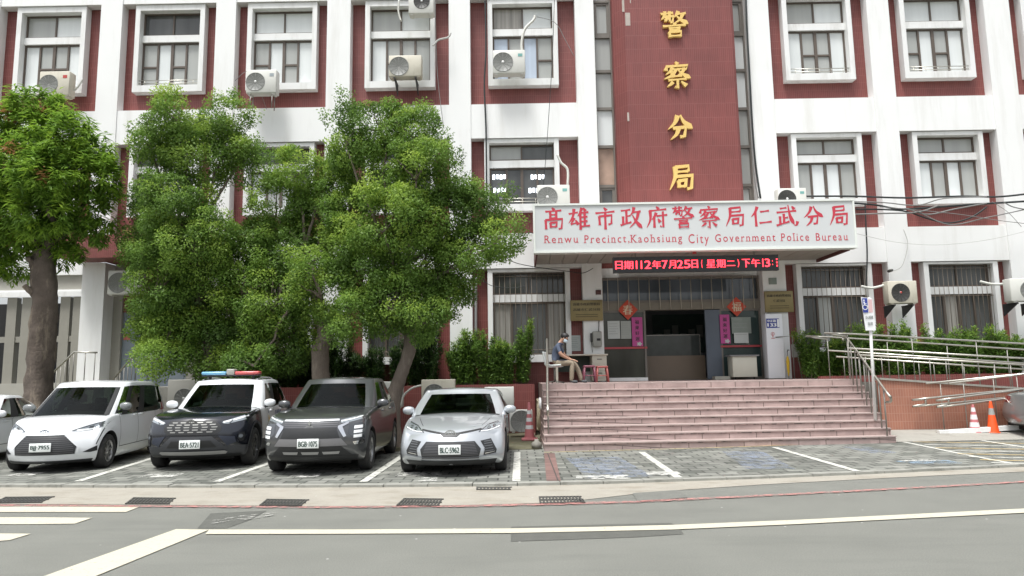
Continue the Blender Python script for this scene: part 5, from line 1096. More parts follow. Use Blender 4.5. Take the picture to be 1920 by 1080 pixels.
# ================================================================== vehicles
def paint(name, col, metal=0.0, rough=.32, coat=1.0, flake=0.0):
    m = mat(name, col, rough, flake, 900, metal=metal, coat=coat); return m
car_white = paint('car_white', (.70, .72, .73), 0, .35); car_silver = paint('car_silver', (.47, .495, .515), .5, .33, 1, .08); car_grey = paint('car_grey', (.085, .088, .092), .5, .34, 1, .12); car_navy = paint('car_navy', (.006, .008, .014), .1, .25)
car_silver2 = paint('car_dull_silver', (.25, .26, .265), .5, .36, 1, .08)
def car_glass():
    m = bpy.data.materials.new('car_glass'); m.use_nodes = True; t = m.node_tree; t.nodes.remove(t.nodes['Principled BSDF'])
    tr = t.nodes.new('ShaderNodeBsdfTransparent'); tr.inputs[0].default_value = (.24, .30, .26, 1); gl = t.nodes.new('ShaderNodeBsdfGlossy'); gl.inputs['Roughness'].default_value = .03; gl.inputs[0].default_value = (.8, .85, .85, 1)
    fr = t.nodes.new('ShaderNodeFresnel'); fr.inputs[0].default_value = 1.27; mx = t.nodes.new('ShaderNodeMixShader'); t.links.new(fr.outputs[0], mx.inputs[0]); t.links.new(tr.outputs[0], mx.inputs[1]); t.links.new(gl.outputs[0], mx.inputs[2]); t.links.new(mx.outputs[0], t.nodes['Material Output'].inputs[0]); return m
glassm = car_glass(); seatm = mat('seat_cloth', (.05, .048, .045), .8, .15, 12); cabin = mat('cabin_dark', (.02, .02, .02), .8); plast = mat('black_trim', (.022, .023, .024), .5, .1, 20); plastg = mat('grey_cladding', (.055, .058, .064), .6, .08, 20); chrome = mat('chrome', (.75, .76, .77), .12, 0, metal=1.0)
alloy = mat('alloy_rim', (.42, .42, .42), .32, .08, 8, metal=.8); darkalloy = mat('dark_rim', (.10, .10, .10), .4, .1, 8, metal=.6); tyre = mat('tyre_rubber', (.022, .022, .022), .85, .25, 20, dirt=(.06, .055, .05), dscale=(4, 4, 4)); lampg = mat('lamp_glass', (.30, .33, .35), .08, .25, 14, metal=.35, coat=1); lampd = mat('lamp_housing', (.05, .055, .06), .12, 0, coat=1); lampw = mat('lamp_white', (.78, .80, .80), .15, 0, coat=1); skid = mat('skid_plate_silver', (.36, .36, .355), .42, .06, 9, metal=.4); redl = mat('tail_lamp_red', (.22, .01, .02), .12, 0, coat=1); underm = mat('underbody', (.015, .015, .015), .8)
platew = mat('plate_white', (.72, .75, .73), .45, .03, 20); platei = mat('plate_ink', (.03, .06, .05), .5)
SF = [(0, .92), (.06, .965), (.28, .99), (.5, 1.0), (.72, .99), (.93, .96), (1, .93)]
BL = [-1, -.955, -.62, -.22, .22, .62, .955, 1]
def interp(tab, t):
    for i in range(len(tab)-1):
        if t <= tab[i+1][0]: a, b = tab[i], tab[i+1]; return a[1]+(b[1]-a[1])*(t-a[0])/(b[0]-a[0])
    return tab[-1][1]
def box_grid(pos, na, bl, cl, matf):
    """surface of a box of na+1 x len(bl) x len(cl) nodes mapped by pos(i, b, c)"""
    vid = {}; vs = []; fs = []; ms = []
    def V(i, j, k):
        if (i, j, k) not in vid: vid[(i, j, k)] = len(vs); vs.append(pos(i, bl[j], cl[k]))
        return vid[(i, j, k)]
    nb, nc = len(bl)-1, len(cl)-1
    for i in range(na):
        for j in range(nb):
            fs.append((V(i, j, nc), V(i, j+1, nc), V(i+1, j+1, nc), V(i+1, j, nc))); ms.append(matf('top', i, j, nc))
            fs.append((V(i, j, 0), V(i+1, j, 0), V(i+1, j+1, 0), V(i, j+1, 0))); ms.append(matf('bot', i, j, 0))
        for k in range(nc):
            fs.append((V(i, 0, k), V(i, 0, k+1), V(i+1, 0, k+1), V(i+1, 0, k))); ms.append(matf('side', i, 0, k))
            fs.append((V(i, nb, k), V(i+1, nb, k), V(i+1, nb, k+1), V(i, nb, k+1))); ms.append(matf('side', i, nb, k))
    for j in range(nb):
        for k in range(nc):
            fs.append((V(0, j, k), V(0, j+1, k), V(0, j+1, k+1), V(0, j, k+1))); ms.append(matf('front', 0, j, k))
            fs.append((V(na, j, k), V(na, j, k+1), V(na, j+1, k+1), V(na, j+1, k))); ms.append(matf('rear', na, j, k))
    return vs, fs, ms
def evaluated(vs, fs, ms, mats, levels=2, cut=None):
    uq = []; [uq.append(m) for m in mats if m not in uq]; ms = [uq.index(mats[i]) for i in ms]; mats = uq
    me = bpy.data.meshes.new('shell'); me.from_pydata(vs, [], fs)
    for m in mats: me.materials.append(m)
    me.polygons.foreach_set('material_index', ms); me.polygons.foreach_set('use_smooth', [True]*len(fs))
    o = bpy.data.objects.new('shell', me); COL.objects.link(o); s = o.modifiers.new('s', 'SUBSURF'); s.levels = levels; s.render_levels = levels
    co = None
    if cut is not None:
        co = cut.build('cutter', [underm]); b = o.modifiers.new('b', 'BOOLEAN'); b.operation = 'DIFFERENCE'; b.object = co; b.solver = 'EXACT'
        try: b.material_mode = 'TRANSFER'
        except Exception: pass
    r = bpy.data.meshes.new_from_object(o.evaluated_get(bpy.context.evaluated_depsgraph_get()))
    out = ([v.co.copy() for v in r.vertices], [list(p.vertices) for p in r.polygons], [r.materials[p.material_index].name if r.materials else '' for p in r.polygons])
    bpy.data.objects.remove(o)
    if co: bpy.data.objects.remove(co)
    bpy.data.meshes.remove(r); return out
def finish(mb, name, mats, parent, sharp=32):
    o = local(mb, name, mats, parent); bm = bmesh.new(); bm.from_mesh(o.data)
    for e in bm.edges:
        if len(e.link_faces) == 2 and e.calc_face_angle(0) > R_(sharp): e.smooth = False
    bm.to_mesh(o.data); bm.free(); return o
def subset(data, names_, name, mats, parent):
    V, Fc, M = data; mb = MB(); used = {}
    for f, m in zip(Fc, M):
        if m in names_:
            idx = []
            for v in f:
                if v not in used: used[v] = len(mb.v); mb.v.append(tuple(V[v]))
                idx.append(used[v])
            mb.f.append(idx); mb.m.append([x.name for x in mats].index(m)); mb.sm.append(True)
    return finish(mb, name, mats, parent) if mb.f else None
def patch(bvh, poly, view, off=.006, th=0.0, mb=None, mi=0, fine=.05):
    """polygon drawn on the front (x,z), side (y,z) or top (x,y) of the car and laid on its surface"""
    bm = bmesh.new(); vs = [bm.verts.new((p[0], p[1], 0)) for p in poly]; bm.faces.new(vs); bmesh.ops.triangulate(bm, faces=bm.faces[:])
    for _ in range(6):
        es = [e for e in bm.edges if e.calc_length() > fine]
        if not es: break
        bmesh.ops.subdivide_edges(bm, edges=es, cuts=1); bmesh.ops.triangulate(bm, faces=[f for f in bm.faces if len(f.verts) > 3])
    mb = mb or MB(); P = []; ok = []
    bm.verts.ensure_lookup_table(); bm.verts.index_update()
    for v in bm.verts:
        a, b = v.co.x, v.co.y
        if view == 'front': o, d = Vector((a, -2, b)), Vector((0, 1, 0))
        elif view == 'right': o, d = Vector((3, a, b)), Vector((-1, 0, 0))
        elif view == 'left': o, d = Vector((-3, a, b)), Vector((1, 0, 0))
        elif view == 'rear': o, d = Vector((a, 9, b)), Vector((0, -1, 0))
        else: o, d = Vector((a, b, 4)), Vector((0, 0, -1))
        h = bvh.ray_cast(o, d)
        ok.append(h[0] is not None); P.append((h[0]-d*off) if h[0] is not None else Vector((0, 0, 0)))
    mb.add(P, [[v.index for v in f.verts] for f in bm.faces if all(ok[v.index] for v in f.verts)], mi, True); bm.free(); return mb
def band(pts, wd_):
    """polygon of constant width along a polyline"""
    P = [Vector((p[0], p[1], 0)) for p in pts]; le, ri = [], []
    for i, p in enumerate(P):
        t = (P[min(i+1, len(P)-1)]-P[max(i-1, 0)]).normalized(); n = Vector((-t.y, t.x, 0)); le.append(p+n*wd_/2); ri.append(p-n*wd_/2)
    return [(q.x, q.y) for q in le+ri[::-1]]
def mirror(poly): return [(-x, z) for x, z in poly][::-1]
def wheel(root, x, y, R, side, rim, spokes, rimcol):
    """tyre with an alloy rim; side +1 faces +x"""
    s = side; wd_ = .205; xo = x
    prof = [(R*.64, -wd_/2), (R*.90, -wd_/2), (R*.975, -wd_*.42), (R, -wd_*.28), (R, wd_*.28), (R*.975, wd_*.42), (R*.90, wd_/2), (R*.66, wd_/2), (R*.64, wd_*.40)]
    wh = local(MB().lathe([(r, h*s) for r, h in prof], (xo, y, R), 'x', 36), 'wheel', tyre, root)
    mb = MB(); ro = R*.655; f = wd_/2-.012
    mb.lathe([(ro, (f-.03)*s), (ro, f*s), (ro-.022, (f+.004)*s), (ro-.03, (f-.03)*s), (ro-.03, -.06*s)], (xo, y, R), 'x', 36)
    mb.lathe([(0, (f-.01)*s), (.045, (f-.012)*s), (.065, (f-.03)*s)], (xo, y, R), 'x', 18)
    for k in range(spokes):
        a = 2*math.pi*k/spokes+.3
        for da in ((-.13, .13) if spokes <= 6 else (0,)):
            ca, sa = math.cos(a+da*.4), math.sin(a+da*.4); cb, sb = math.cos(a+da*1.4), math.sin(a+da*1.4); w0, w1 = .022, .017
            A = [Vector((xo+(f-.02)*s, y+ca*.04-sa*t*w0, R+sa*.04+ca*t*w0)) for t in (-1, 1)]; B = [Vector((xo+(f-.012)*s, y+cb*(ro-.025)-sb*t*w1, R+sb*(ro-.025)+cb*t*w1)) for t in (1, -1)]
            mb.prism(A+B, (-.035*s, 0, 0))
    local(mb, 'rim', rimcol, wh)
    local(MB().lathe([(0, -.02*s), (ro-.03, -.02*s)], (xo, y, R), 'x', 24), 'brake_disc', mat('dark_disc', (.03, .03, .03), .5, metal=.5), wh)
def plate_on(root, bvh, z, text, w_=.36, h_=.155, x=0, off=.03):
    h = bvh.ray_cast(Vector((x, -2, z)), Vector((0, 1, 0))); y = h[0].y-off
    p = local(MB().cbox(x-w_/2, x+w_/2, y-.012, y, z-h_/2, z+h_/2, .004), 'number_plate', platew, root); mb = MB(); put_text(mb, text, w_*.86, h_*.58, (x, y-.0145, z-.006), 0, .0035); local(mb, 'lettering', platei, p)
    local(MB().box(x-.07, x+.07, y, y+off+.03, z-.05, z+.05), 'bracket', plast, p); return y
def emblem(mb, kind, bvh, z, s=1.0):
    h = bvh.ray_cast(Vector((0, -2, z)), Vector((0, 1, 0))); y = h[0].y-.012
    def ring(cx_, cz_, rx, rz, t=.010):
        n = 28; vs = []
        for k in range(n):
            a = 2*math.pi*k/n
            for q in (1, -1): vs.append((cx_+(rx+q*t/2)*math.cos(a), y-.004, cz_+(rz+q*t/2)*math.sin(a)))
        mb.add(vs, [(2*k, 2*((k+1) % n), 2*((k+1) % n)+1, 2*k+1) for k in range(n)], 0)
    if kind == 'ovals': ring(0, z, .075*s, .05*s, .014); y -= .001; ring(0, z+.016*s, .055*s, .02*s, .010); y -= .001; ring(0, z+.0, .022*s, .04*s, .010)
    else:
        for a in (90, 210, 330):
            d = Vector((math.cos(R_(a)), 0, math.sin(R_(a)))); n = Vector((-d.z, 0, d.x)); c = Vector((0, y-.004, z)); l = .072*s; q = .036*s
            mb.prism([c, c+d*l*.5+n*q*.6, c+d*l, c+d*l*.5-n*q*.6], (0, .008, 0))
def car(S):
    root = empty(S['name'], S['loc'], S['label'], 'car', S.get('group', 'parked cars'), S['rz']); bo = S['paint']; top = S.get('roof_paint', bo); st_ = S['stations']; na = len(st_)-1
    bowf, bowr = S.get('bow', .30), .22; nose = S['nose']; wf = lambda y: max(0, 1-y/1.1)**1.3; wr = lambda y: max(0, 1-(S['L']-y)/.9)**1.3
    cl = [0, .06, .28, .5, .72, .935, 1]
    def pos(i, b, c):
        y, hw, zb, zs, zt = st_[i]; t = zs+(zt-zs)*(1-b*b); z = zb+c*(t-zb); x = b*hw*interp(SF, c)
        yy = y+bowf*abs(b)**2.4*wf(y)+interp(nose, c)*wf(y)-bowr*abs(b)**2.4*wr(y)-interp(S.get('tail', [(0, .1), (.3, 0), (1, .12)]), c)*wr(y)
        return Vector((x, yy, z))
    mats = [bo, S.get('paint2', bo), S.get('clad', bo), underm]; ymid = [(st_[i][0]+st_[i+1][0])/2 for i in range(na)]+[S['L']]
    def mf(face, i, j, k):
        if face == 'bot' or (face == 'top' and S['house'][0]+.1 < ymid[min(i, na)] < S['house'][1]-.15 and 0 < j < len(BL)-2): return 3
        if face in ('side', 'front', 'rear') and k < S.get('clad_rows', 0): return 2
        return 1 if ymid[min(i, na)] > S.get('split', 99) else 0
    R = S['R']; W2 = S['W']/2; cut = MB(); fa, ra = S['fo'], S['fo']+S['wb']
    for y in (fa, ra):
        for s in (-1, 1): cut.lathe([(0, -.2), (R+S.get('gap', .055), -.2), (R+S.get('gap', .055), .2), (0, .2)], (s*(W2-.07), y, R+.015), 'x', 40)
    low = evaluated(*box_grid(pos, na, BL, cl, mf), mats, 2, cut)
    # greenhouse
    y0, y1, yr0, yr1, zb_, zr, hb, hr = S['house']; al = S['alines']; bl = [-1, -.962, -.5, 0, .5, .962, 1]; ch = [0, .05, .5, .935, 1]
    def hpos(i, b, c):
        a = al[i]; e = c+.10*math.sin(math.pi*c)*(1 if c < 1 else 0); yb = y0+(y1-y0)*a; yt = yr0+(yr1-yr0)*a; y = yb+(yt-yb)*c; hw = hb+(hr-hb)*(c**1.35); x = b*hw
        pl_ = min(1, a/.14); x *= (.86+.14*math.sin(pl_*math.pi/2)) if a < .14 else 1; x *= 1-.10*max(0, (a-.86)/.14)**2
        bw = S.get('gbow', .24); y += bw*abs(b)**2.2*max(0, 1-a*4)-.10*abs(b)**2.2*max(0, a*4-3)
        z = zb_+(zr-zb_)*c+(.045*(1-b*b) if c == 1 else .012*(1-b*b)*c)-(S.get('roofdrop', .05)*max(0, (a-.55)/.45)**2)*c-.03*max(0, 1-a*6)*c
        return Vector((x, y, z))
    gl_ = dict(S['glass']); gm = [top, glassm, plast]
    def hmf(face, i, j, k):
        if face == 'front': return 1 if 0 < j < len(bl)-2 and 0 <= k < 3 else (2 if S.get('black_pillar') and k < 3 else 0)
        if face == 'rear': return 1 if 0 < j < len(bl)-2 and 0 < k < 3 else 0
        if face == 'side':
            if 0 <= k < 3 and i in gl_: return gl_[i]
        return 0
    up_ = evaluated(*box_grid(hpos, len(al)-1, bl, ch, hmf), gm, 2)
    allV = low[0]+up_[0]; n0 = len(low[0]); allF = low[1]+[[v+n0 for v in f] for f in up_[1]]; bvh = BVHTree.FromPolygons(allV, allF); both = (allV, allF, low[2]+up_[2])
    um = []; [um.append(m) for m in mats+[top, plast] if m not in um]
    body = subset(both, [m.name for m in um], 'body', um, root)
    # glass split into windscreen, side windows and rear window
    V, Fc, M = up_; groups = {'windscreen': MB(), 'side_window': MB(), 'side_window_': MB(), 'rear_window': MB()}
    for f, m in zip(Fc, M):
        if m != glassm.name: continue
        c = sum((V[v] for v in f), Vector())/len(f); nrm = (V[f[1]]-V[f[0]]).cross(V[f[2]]-V[f[0]]).normalized()
        g = 'windscreen' if nrm.y < -.35 and abs(nrm.y) > abs(nrm.x) else 'rear_window' if nrm.y > .35 and abs(nrm.y) > abs(nrm.x) else 'side_window' if c.x > 0 else 'side_window_'
        mb = groups[g]; o_ = len(mb.v); mb.v += [tuple(V[v]) for v in f]; mb.f.append(list(range(o_, o_+len(f)))); mb.m.append(0); mb.sm.append(True)
    for g, mb in groups.items():
        if not mb.f: continue
        o = local(mb, g.rstrip('_'), glassm, root); bm = bmesh.new(); bm.from_mesh(o.data); bmesh.ops.remove_doubles(bm, verts=bm.verts[:], dist=.0004); bm.to_mesh(o.data); bm.free()
    for y in (fa, ra):
        for s in (-1, 1): wheel(root, s*(W2-.115), y, R, s, R*.65, S.get('spokes', 5), S.get('rim', alloy))
    if S.get('arch'):                                               # plastic wheel arch trims
        for y in (fa, ra):
            for s in (-1, 1):
                mb = MB(); ra_, rb_ = R+.045, R+.115; n = 22; P1 = []; P2 = []
                pol = [(y+ra_*math.cos(a), R+.015+ra_*math.sin(a)) for a in [R_(-12+204*k/n) for k in range(n+1)]]+[(y+rb_*math.cos(a), R+.015+rb_*math.sin(a)) for a in [R_(192-204*k/n) for k in range(n+1)]]
                patch(bvh, pol, 'right' if s > 0 else 'left', .014, mb=mb, fine=.04); local(mb, 'wheel_arch_trim', plastg, root)
    local(MB().cbox(-W2+.33, W2-.33, fa-.25, ra+.3, .14, .34, .02).cbox(-W2+.16, W2-.16, fa+R+.12, ra-R-.12, .15, .32, .02), 'chassis', underm, root)  # dark blocks added beneath the car to deepen the shade on the ground
    # seats, dashboard and steering wheel behind the glass
    zb2 = S['belt'][0]-.12; mb = MB(); ys = yr0+.55
    mb.cbox(-hb+.12, hb-.12, y0+.32, y0+.75, zb2, zb2+.13, .04)
    itr = local(mb, 'dashboard', cabin, root)
    for sx in (-1, 1):
        mb = MB(); mb.cbox(sx*.36-.23, sx*.36+.23, ys, ys+.16, zb2-.1, zb2+.26, .05); mb.cbox(sx*.36-.13, sx*.36+.13, ys+.05, ys+.15, zb2+.30, zb2+.47, .04); mb.tube([(sx*.36-.05, ys+.1, zb2+.2), (sx*.36-.05, ys+.1, zb2+.35)], .01, 5); local(mb, 'front_seat', seatm, root)
        local(MB().cbox(sx*.34-.13, sx*.34+.13, ys+1.0, ys+1.1, zb2+.2, zb2+.36, .04), 'head_rest', seatm, root)
    local(MB().cbox(-.62, .62, ys+.98, ys+1.14, zb2-.1, zb2+.24, .05), 'rear_seat', seatm, root)
    mb = MB(); n = 20; mb.tube([(.36+.17*math.cos(2*math.pi*k/n), y0+.80+.05*math.sin(2*math.pi*k/n), zb2+.13+.15*math.sin(2*math.pi*k/n)) for k in range(n+1)], .014, 6); local(mb, 'steering_wheel', cabin, root)
    local(MB().cbox(-.11, .11, yr0+.12, yr0+.15, zr-.16, zr-.09, .012), 'rear_view_mirror', cabin, root)
    # seams, handles, mirrors
    zl, zh = S['belt']
    for s, vw in ((1, 'right'), (-1, 'left')):
        mb = MB()
        for y in S['seams']: patch(bvh, band([(y-.03, .36), (y, .6), (y, zl+.02)], .012), vw, .003, mb=mb)
        patch(bvh, band([(S['seams'][0]-.03, .36), (S['seams'][-1]-.03, .36)], .012), vw, .003, mb=mb)
        local(mb, 'door_seam', plast, body)
        for y in S['handles']:
            h = bvh.ray_cast(Vector((s*3, y, zl-.09)), Vector((-s, 0, 0)))
            if h[0] is not None: local(MB().cbox(h[0].x-.012, h[0].x+.03*s if s > 0 else h[0].x+.012, y-.1, y+.1, zl-.105, zl-.075, .008) if s > 0 else MB().cbox(h[0].x-.03, h[0].x+.012, y-.1, y+.1, zl-.105, zl-.075, .008), 'door_handle', S.get('handle_mat', S.get('paint2', bo)), root)
        ym, zm = S['mirror']; x0 = s*(hb-.02); mp = S.get('mirror_paint', S.get('paint2', bo))
        bm = bmesh.new(); bmesh.ops.create_uvsphere(bm, u_segments=16, v_segments=10, radius=1)
        for v in bm.verts:
            c = v.co; v.co = Vector((s*(W2+.045)+c.x*.115, ym+.015+(abs(c.y)**.8)*(.085 if c.y < 0 else .03)*(-1 if c.y < 0 else 1), zm+(abs(c.z)**.75)*.078*(1 if c.z > 0 else -1)))
        mr = local(MB().bm(bm, 0, True), 'wing_mirror', mp, root); local(MB().tube([(x0, ym+.06, zm-.08), (s*(W2+.03), ym+.02, zm-.05)], .028, 8), 'mirror_arm', plast, mr)
    # front of the car
    def fr(name, polys, m, off=.008, par=None, both_=False, fine=.05, view='front'):
        mb = MB()
        for p in polys: patch(bvh, p, view, off, mb=mb, fine=fine)
        if mb.f: return local(mb, name, m, par or root)
    S['front'](root, bvh, fr, body)
    y = S['cowl']                                                   # wipers and cowl panel
    if S.get('plate'): plate_on(root, bvh, S['plate'][0], S['plate'][1])
    for sx in (-1, 1):
        hw_ = MB(); patch(bvh, band([(sx*.08-.3, y+.05), (sx*.08+.32, y+.02)], .022), 'top', .014, mb=hw_); local(hw_, 'wiper', plast, root)
    if 'extra' in S: S['extra'](root, bvh, fr, body)
    return root
def slats(x0, x1, z0, z1, n, t, shape=lambda f: 1):
    out = []
    for k in range(n):
        z = z0+(z1-z0)*(k+.5)/n; a, b = x0*shape((k+.5)/n), x1*shape((k+.5)/n); out.append([(a, z-t/2), (b, z-t/2), (b, z+t/2), (a, z+t/2)])
    return out
# ---------- silver sedan
def front_sedan(root, bvh, fr, body):
    g = fr('lower_grille', [[(-.40, .575), (.40, .575), (.50, .45), (.47, .33), (-.47, .33), (-.50, .45)]], plast, .006)
    fr('slat', slats(-.44, .44, .345, .565, 9, .008, lambda f: 1.06-.18*f), mat('dark_slat', (.10, .10, .105), .35), .011, g, fine=.12)
    for sgn in (1, -1):
        mp = (lambda p: p) if sgn > 0 else mirror
        v = fr('side_vent', [mp([(.49, .575), (.66, .60), (.755, .42), (.74, .365), (.54, .345), (.565, .45)])], plast, .006)
        fr('slat', [mp([(.55, z), (.70-(z-.4)*.2, z+.01), (.70-(z-.4)*.2, z+.022), (.55, z+.012)]) for z in (.40, .44, .48, .52, .555)], mat('light_slat', (.15, .155, .16), .35, metal=.4), .011, v, fine=.1)
        h = fr('headlight', [mp([(.47, .715), (.60, .80), (.76, .845), (.815, .83), (.82, .765), (.70, .735), (.60, .715)])], lampg, .006)
        fr('daylight_strip', [mp(band([(.49, .722), (.60, .725), (.70, .745), (.80, .78)], .012))], lampw, .012, h); fr('lamp_bezel', [mp(band([(.46, .712), (.60, .806), (.77, .852)], .014))], lampd, .010, h)
        fr('projector', [mp([(.62+.028*math.cos(a), .768+.026*math.sin(a)) for a in [k*math.pi/5 for k in range(10)]])], lampd, .011, h); fr('projector', [mp([(.71+.026*math.cos(a), .79+.024*math.sin(a)) for a in [k*math.pi/5 for k in range(10)]])], lampd, .011, h)
        fr('bumper_lip', [mp([(.47, .325), (.76, .345), (.80, .30), (.78, .275), (.48, .275)])], S_['paint'], .03)
        fr('fog_trim', [mp([(.56, .365), (.72, .385), (.73, .40), (.57, .38)])], chrome, .012)
        fr('bonnet_seam', [mp(band([(.50, .80), (.56, .845), (.66, .92)], .008))], plast, .003, body, view='front')
        fr('bonnet_crease', [mp(band([(.36, .35), (.47, .8), (.56, 1.3)], .006))], S_['paint'], .006, body, view='top')
    u = fr('upper_grille', [[(-.50, .765), (-.50, .742), (-.16, .69), (-.11, .645), (.11, .645), (.16, .69), (.50, .742), (.50, .765), (.12, .715), (-.12, .715)]], plast, .008)
    mb = MB(); emblem(mb, 'ovals', bvh, .695, 1.15); local(mb, 'emblem', chrome, u)
    fr('front_valance', [[(-.76, .275), (.76, .275), (.72, .19), (-.72, .19)]], plast, .010)
    fr('chin_strip', [[(-.47, .322), (.47, .322), (.47, .30), (-.47, .30)]], mat('dark_slat', (.10, .10, .105)), .014)
NOSE1 = [(0, .12), (.07, .06), (.28, .0), (.5, .015), (.72, .05), (.9, .10), (1, .17)]
SEDAN = dict(L=4.885, W=1.84, wb=2.825, fo=.95, R=.335, stations=[(0, .76, .19, .66, .73), (.14, .85, .17, .70, .785), (.42, .905, .17, .765, .845), (.95, .92, .17, .855, .915), (1.42, .92, .17, .91, .985), (1.9, .92, .17, .925, .97), (2.7, .92, .17, .945, .97), (3.6, .92, .18, .965, .99), (4.15, .91, .2, .985, 1.05), (4.6, .87, .24, .98, 1.06), (4.885, .80, .30, .93, 1.0)],
    nose=NOSE1, bow=.34, house=(1.36, 4.42, 2.22, 3.42, .90, 1.365, .93, .71), alines=[0, .045, .09, .36, .385, .66, .74, 1.0], glass={2: 1, 3: 2, 4: 1, 5: 1}, belt=(.93, 1.0), seams=(1.45, 2.5, 3.55), handles=(2.28, 3.3), mirror=(1.92, 1.0), cowl=1.32, gbow=.26, roofdrop=.10)
S_ = dict(SEDAN, name='parked_sedan', loc=(-1.12, 11.45, .05), rz=.0, label='silver sedan parked nose out next to the pink steps', paint=car_silver, front=front_sedan, plate=(.455, 'BLC·5962'))
car(S_)
# ---------- grey crossover
def front_cross(root, bvh, fr, body):
    g = fr('upper_grille', [[(-.47, .905), (.47, .905), (.45, .80), (-.45, .80)]], plastg, .008); fr('slat', slats(-.45, .45, .805, .90, 3, .011), mat('grille_grey', (.14, .14, .145), .35, metal=.4), .014, g, fine=.1)
    mb = MB(); emblem(mb, 'diamonds', bvh, .835, 1.35); local(mb, 'emblem', chrome, g)
    fr('lower_grille', [[(-.44, .80), (.44, .80), (.50, .63), (-.50, .63)]], plast, .008)
    fr('bonnet_edge', [[(-.46, .945), (.46, .945), (.47, .915), (-.47, .915)]], mat('bonnet_lip', (.62, .64, .65), .3, metal=.3), .012)
    for sgn in (1, -1):
        mp = (lambda p: p) if sgn > 0 else mirror
        fr('chrome_blade', [mp([(.46, .83), (.62, .90), (.62, .865), (.53, .815), (.60, .66), (.56, .64), (.46, .80)])], chrome, .016)
        h = fr('headlight', [mp([(.49, .925), (.80, 1.0), (.86, .985), (.87, .94), (.64, .885), (.50, .875)])], lampg, .007); fr('daylight_strip', [mp(band([(.50, .905), (.66, .935), (.84, .985)], .016))], lampw, .013, h)
        lo = fr('lamp_cluster', [mp([(.63, .86), (.85, .875), (.86, .60), (.70, .62), (.62, .70)])], lampd, .006)
        for z in (.80, .725, .65): fr('projector', [mp([(.71, z-.028), (.83, z-.022), (.83, z+.028), (.71, z+.022)])], lampw, .013, lo)
        fr('corner_trim', [mp([(.70, .56), (.86, .58), (.86, .52), (.72, .51)])], chrome, .010)
        fr('bonnet_crease', [mp(band([(.55, .35), (.60, .8), (.64, 1.1)], .008))], S_['paint'], .006, body, view='top')
    fr('skid_panel', [[(-.52, .625), (.52, .625), (.62, .50), (-.62, .50)]], mat('bumper_grey', (.20, .20, .205), .45, metal=.3), .012)
    lo = fr('lower_intake', [[(-.52, .495), (.52, .495), (.68, .34), (-.68, .34)]], plast, .008)
    for a, b in ((-.46, -.18), (-.13, .17), (.22, .50)): fr('skid_plate', [[(a, .41), (b, .41), (b-.02, .365), (a+.02, .365)]], skid, .02, lo)
    fr('front_valance', [[(-.78, .335), (.78, .335), (.74, .25), (-.74, .25)]], plast, .010)
NOSE2 = [(0, .14), (.07, .08), (.28, .02), (.5, .0), (.72, .015), (.9, .06), (1, .13)]
CROSS = dict(L=4.545, W=1.805, wb=2.67, fo=.94, R=.345, stations=[(0, .78, .25, .90, .955), (.15, .86, .22, .945, 1.0), (.42, .895, .21, .99, 1.035), (.94, .9025, .21, 1.03, 1.075), (1.3, .9025, .21, 1.06, 1.125), (1.9, .9, .21, 1.08, 1.1), (2.8, .9, .21, 1.11, 1.13), (3.6, .9, .22, 1.14, 1.15), (4.2, .88, .28, 1.13, 1.15), (4.545, .80, .36, 1.05, 1.1)],
    nose=NOSE2, bow=.26, house=(1.22, 4.38, 1.98, 3.75, 1.02, 1.615, .86, .67), alines=[0, .045, .10, .38, .41, .68, .78, 1.0], glass={2: 1, 3: 2, 4: 1, 5: 1}, belt=(1.08, 1.15), seams=(1.4, 2.4, 3.35), handles=(2.2, 3.1), mirror=(1.72, 1.15), cowl=1.2, gbow=.22, roofdrop=.10)
S_ = dict(CROSS, name='parked_crossover', loc=(-3.52, 11.8, .05), rz=.02, label='dark grey crossover with chrome blades on its nose parked left of the silver sedan', paint=car_grey, front=front_cross, plate=(.555, 'BGB·1075'), arch=False, handle_mat=car_grey)
car(S_)
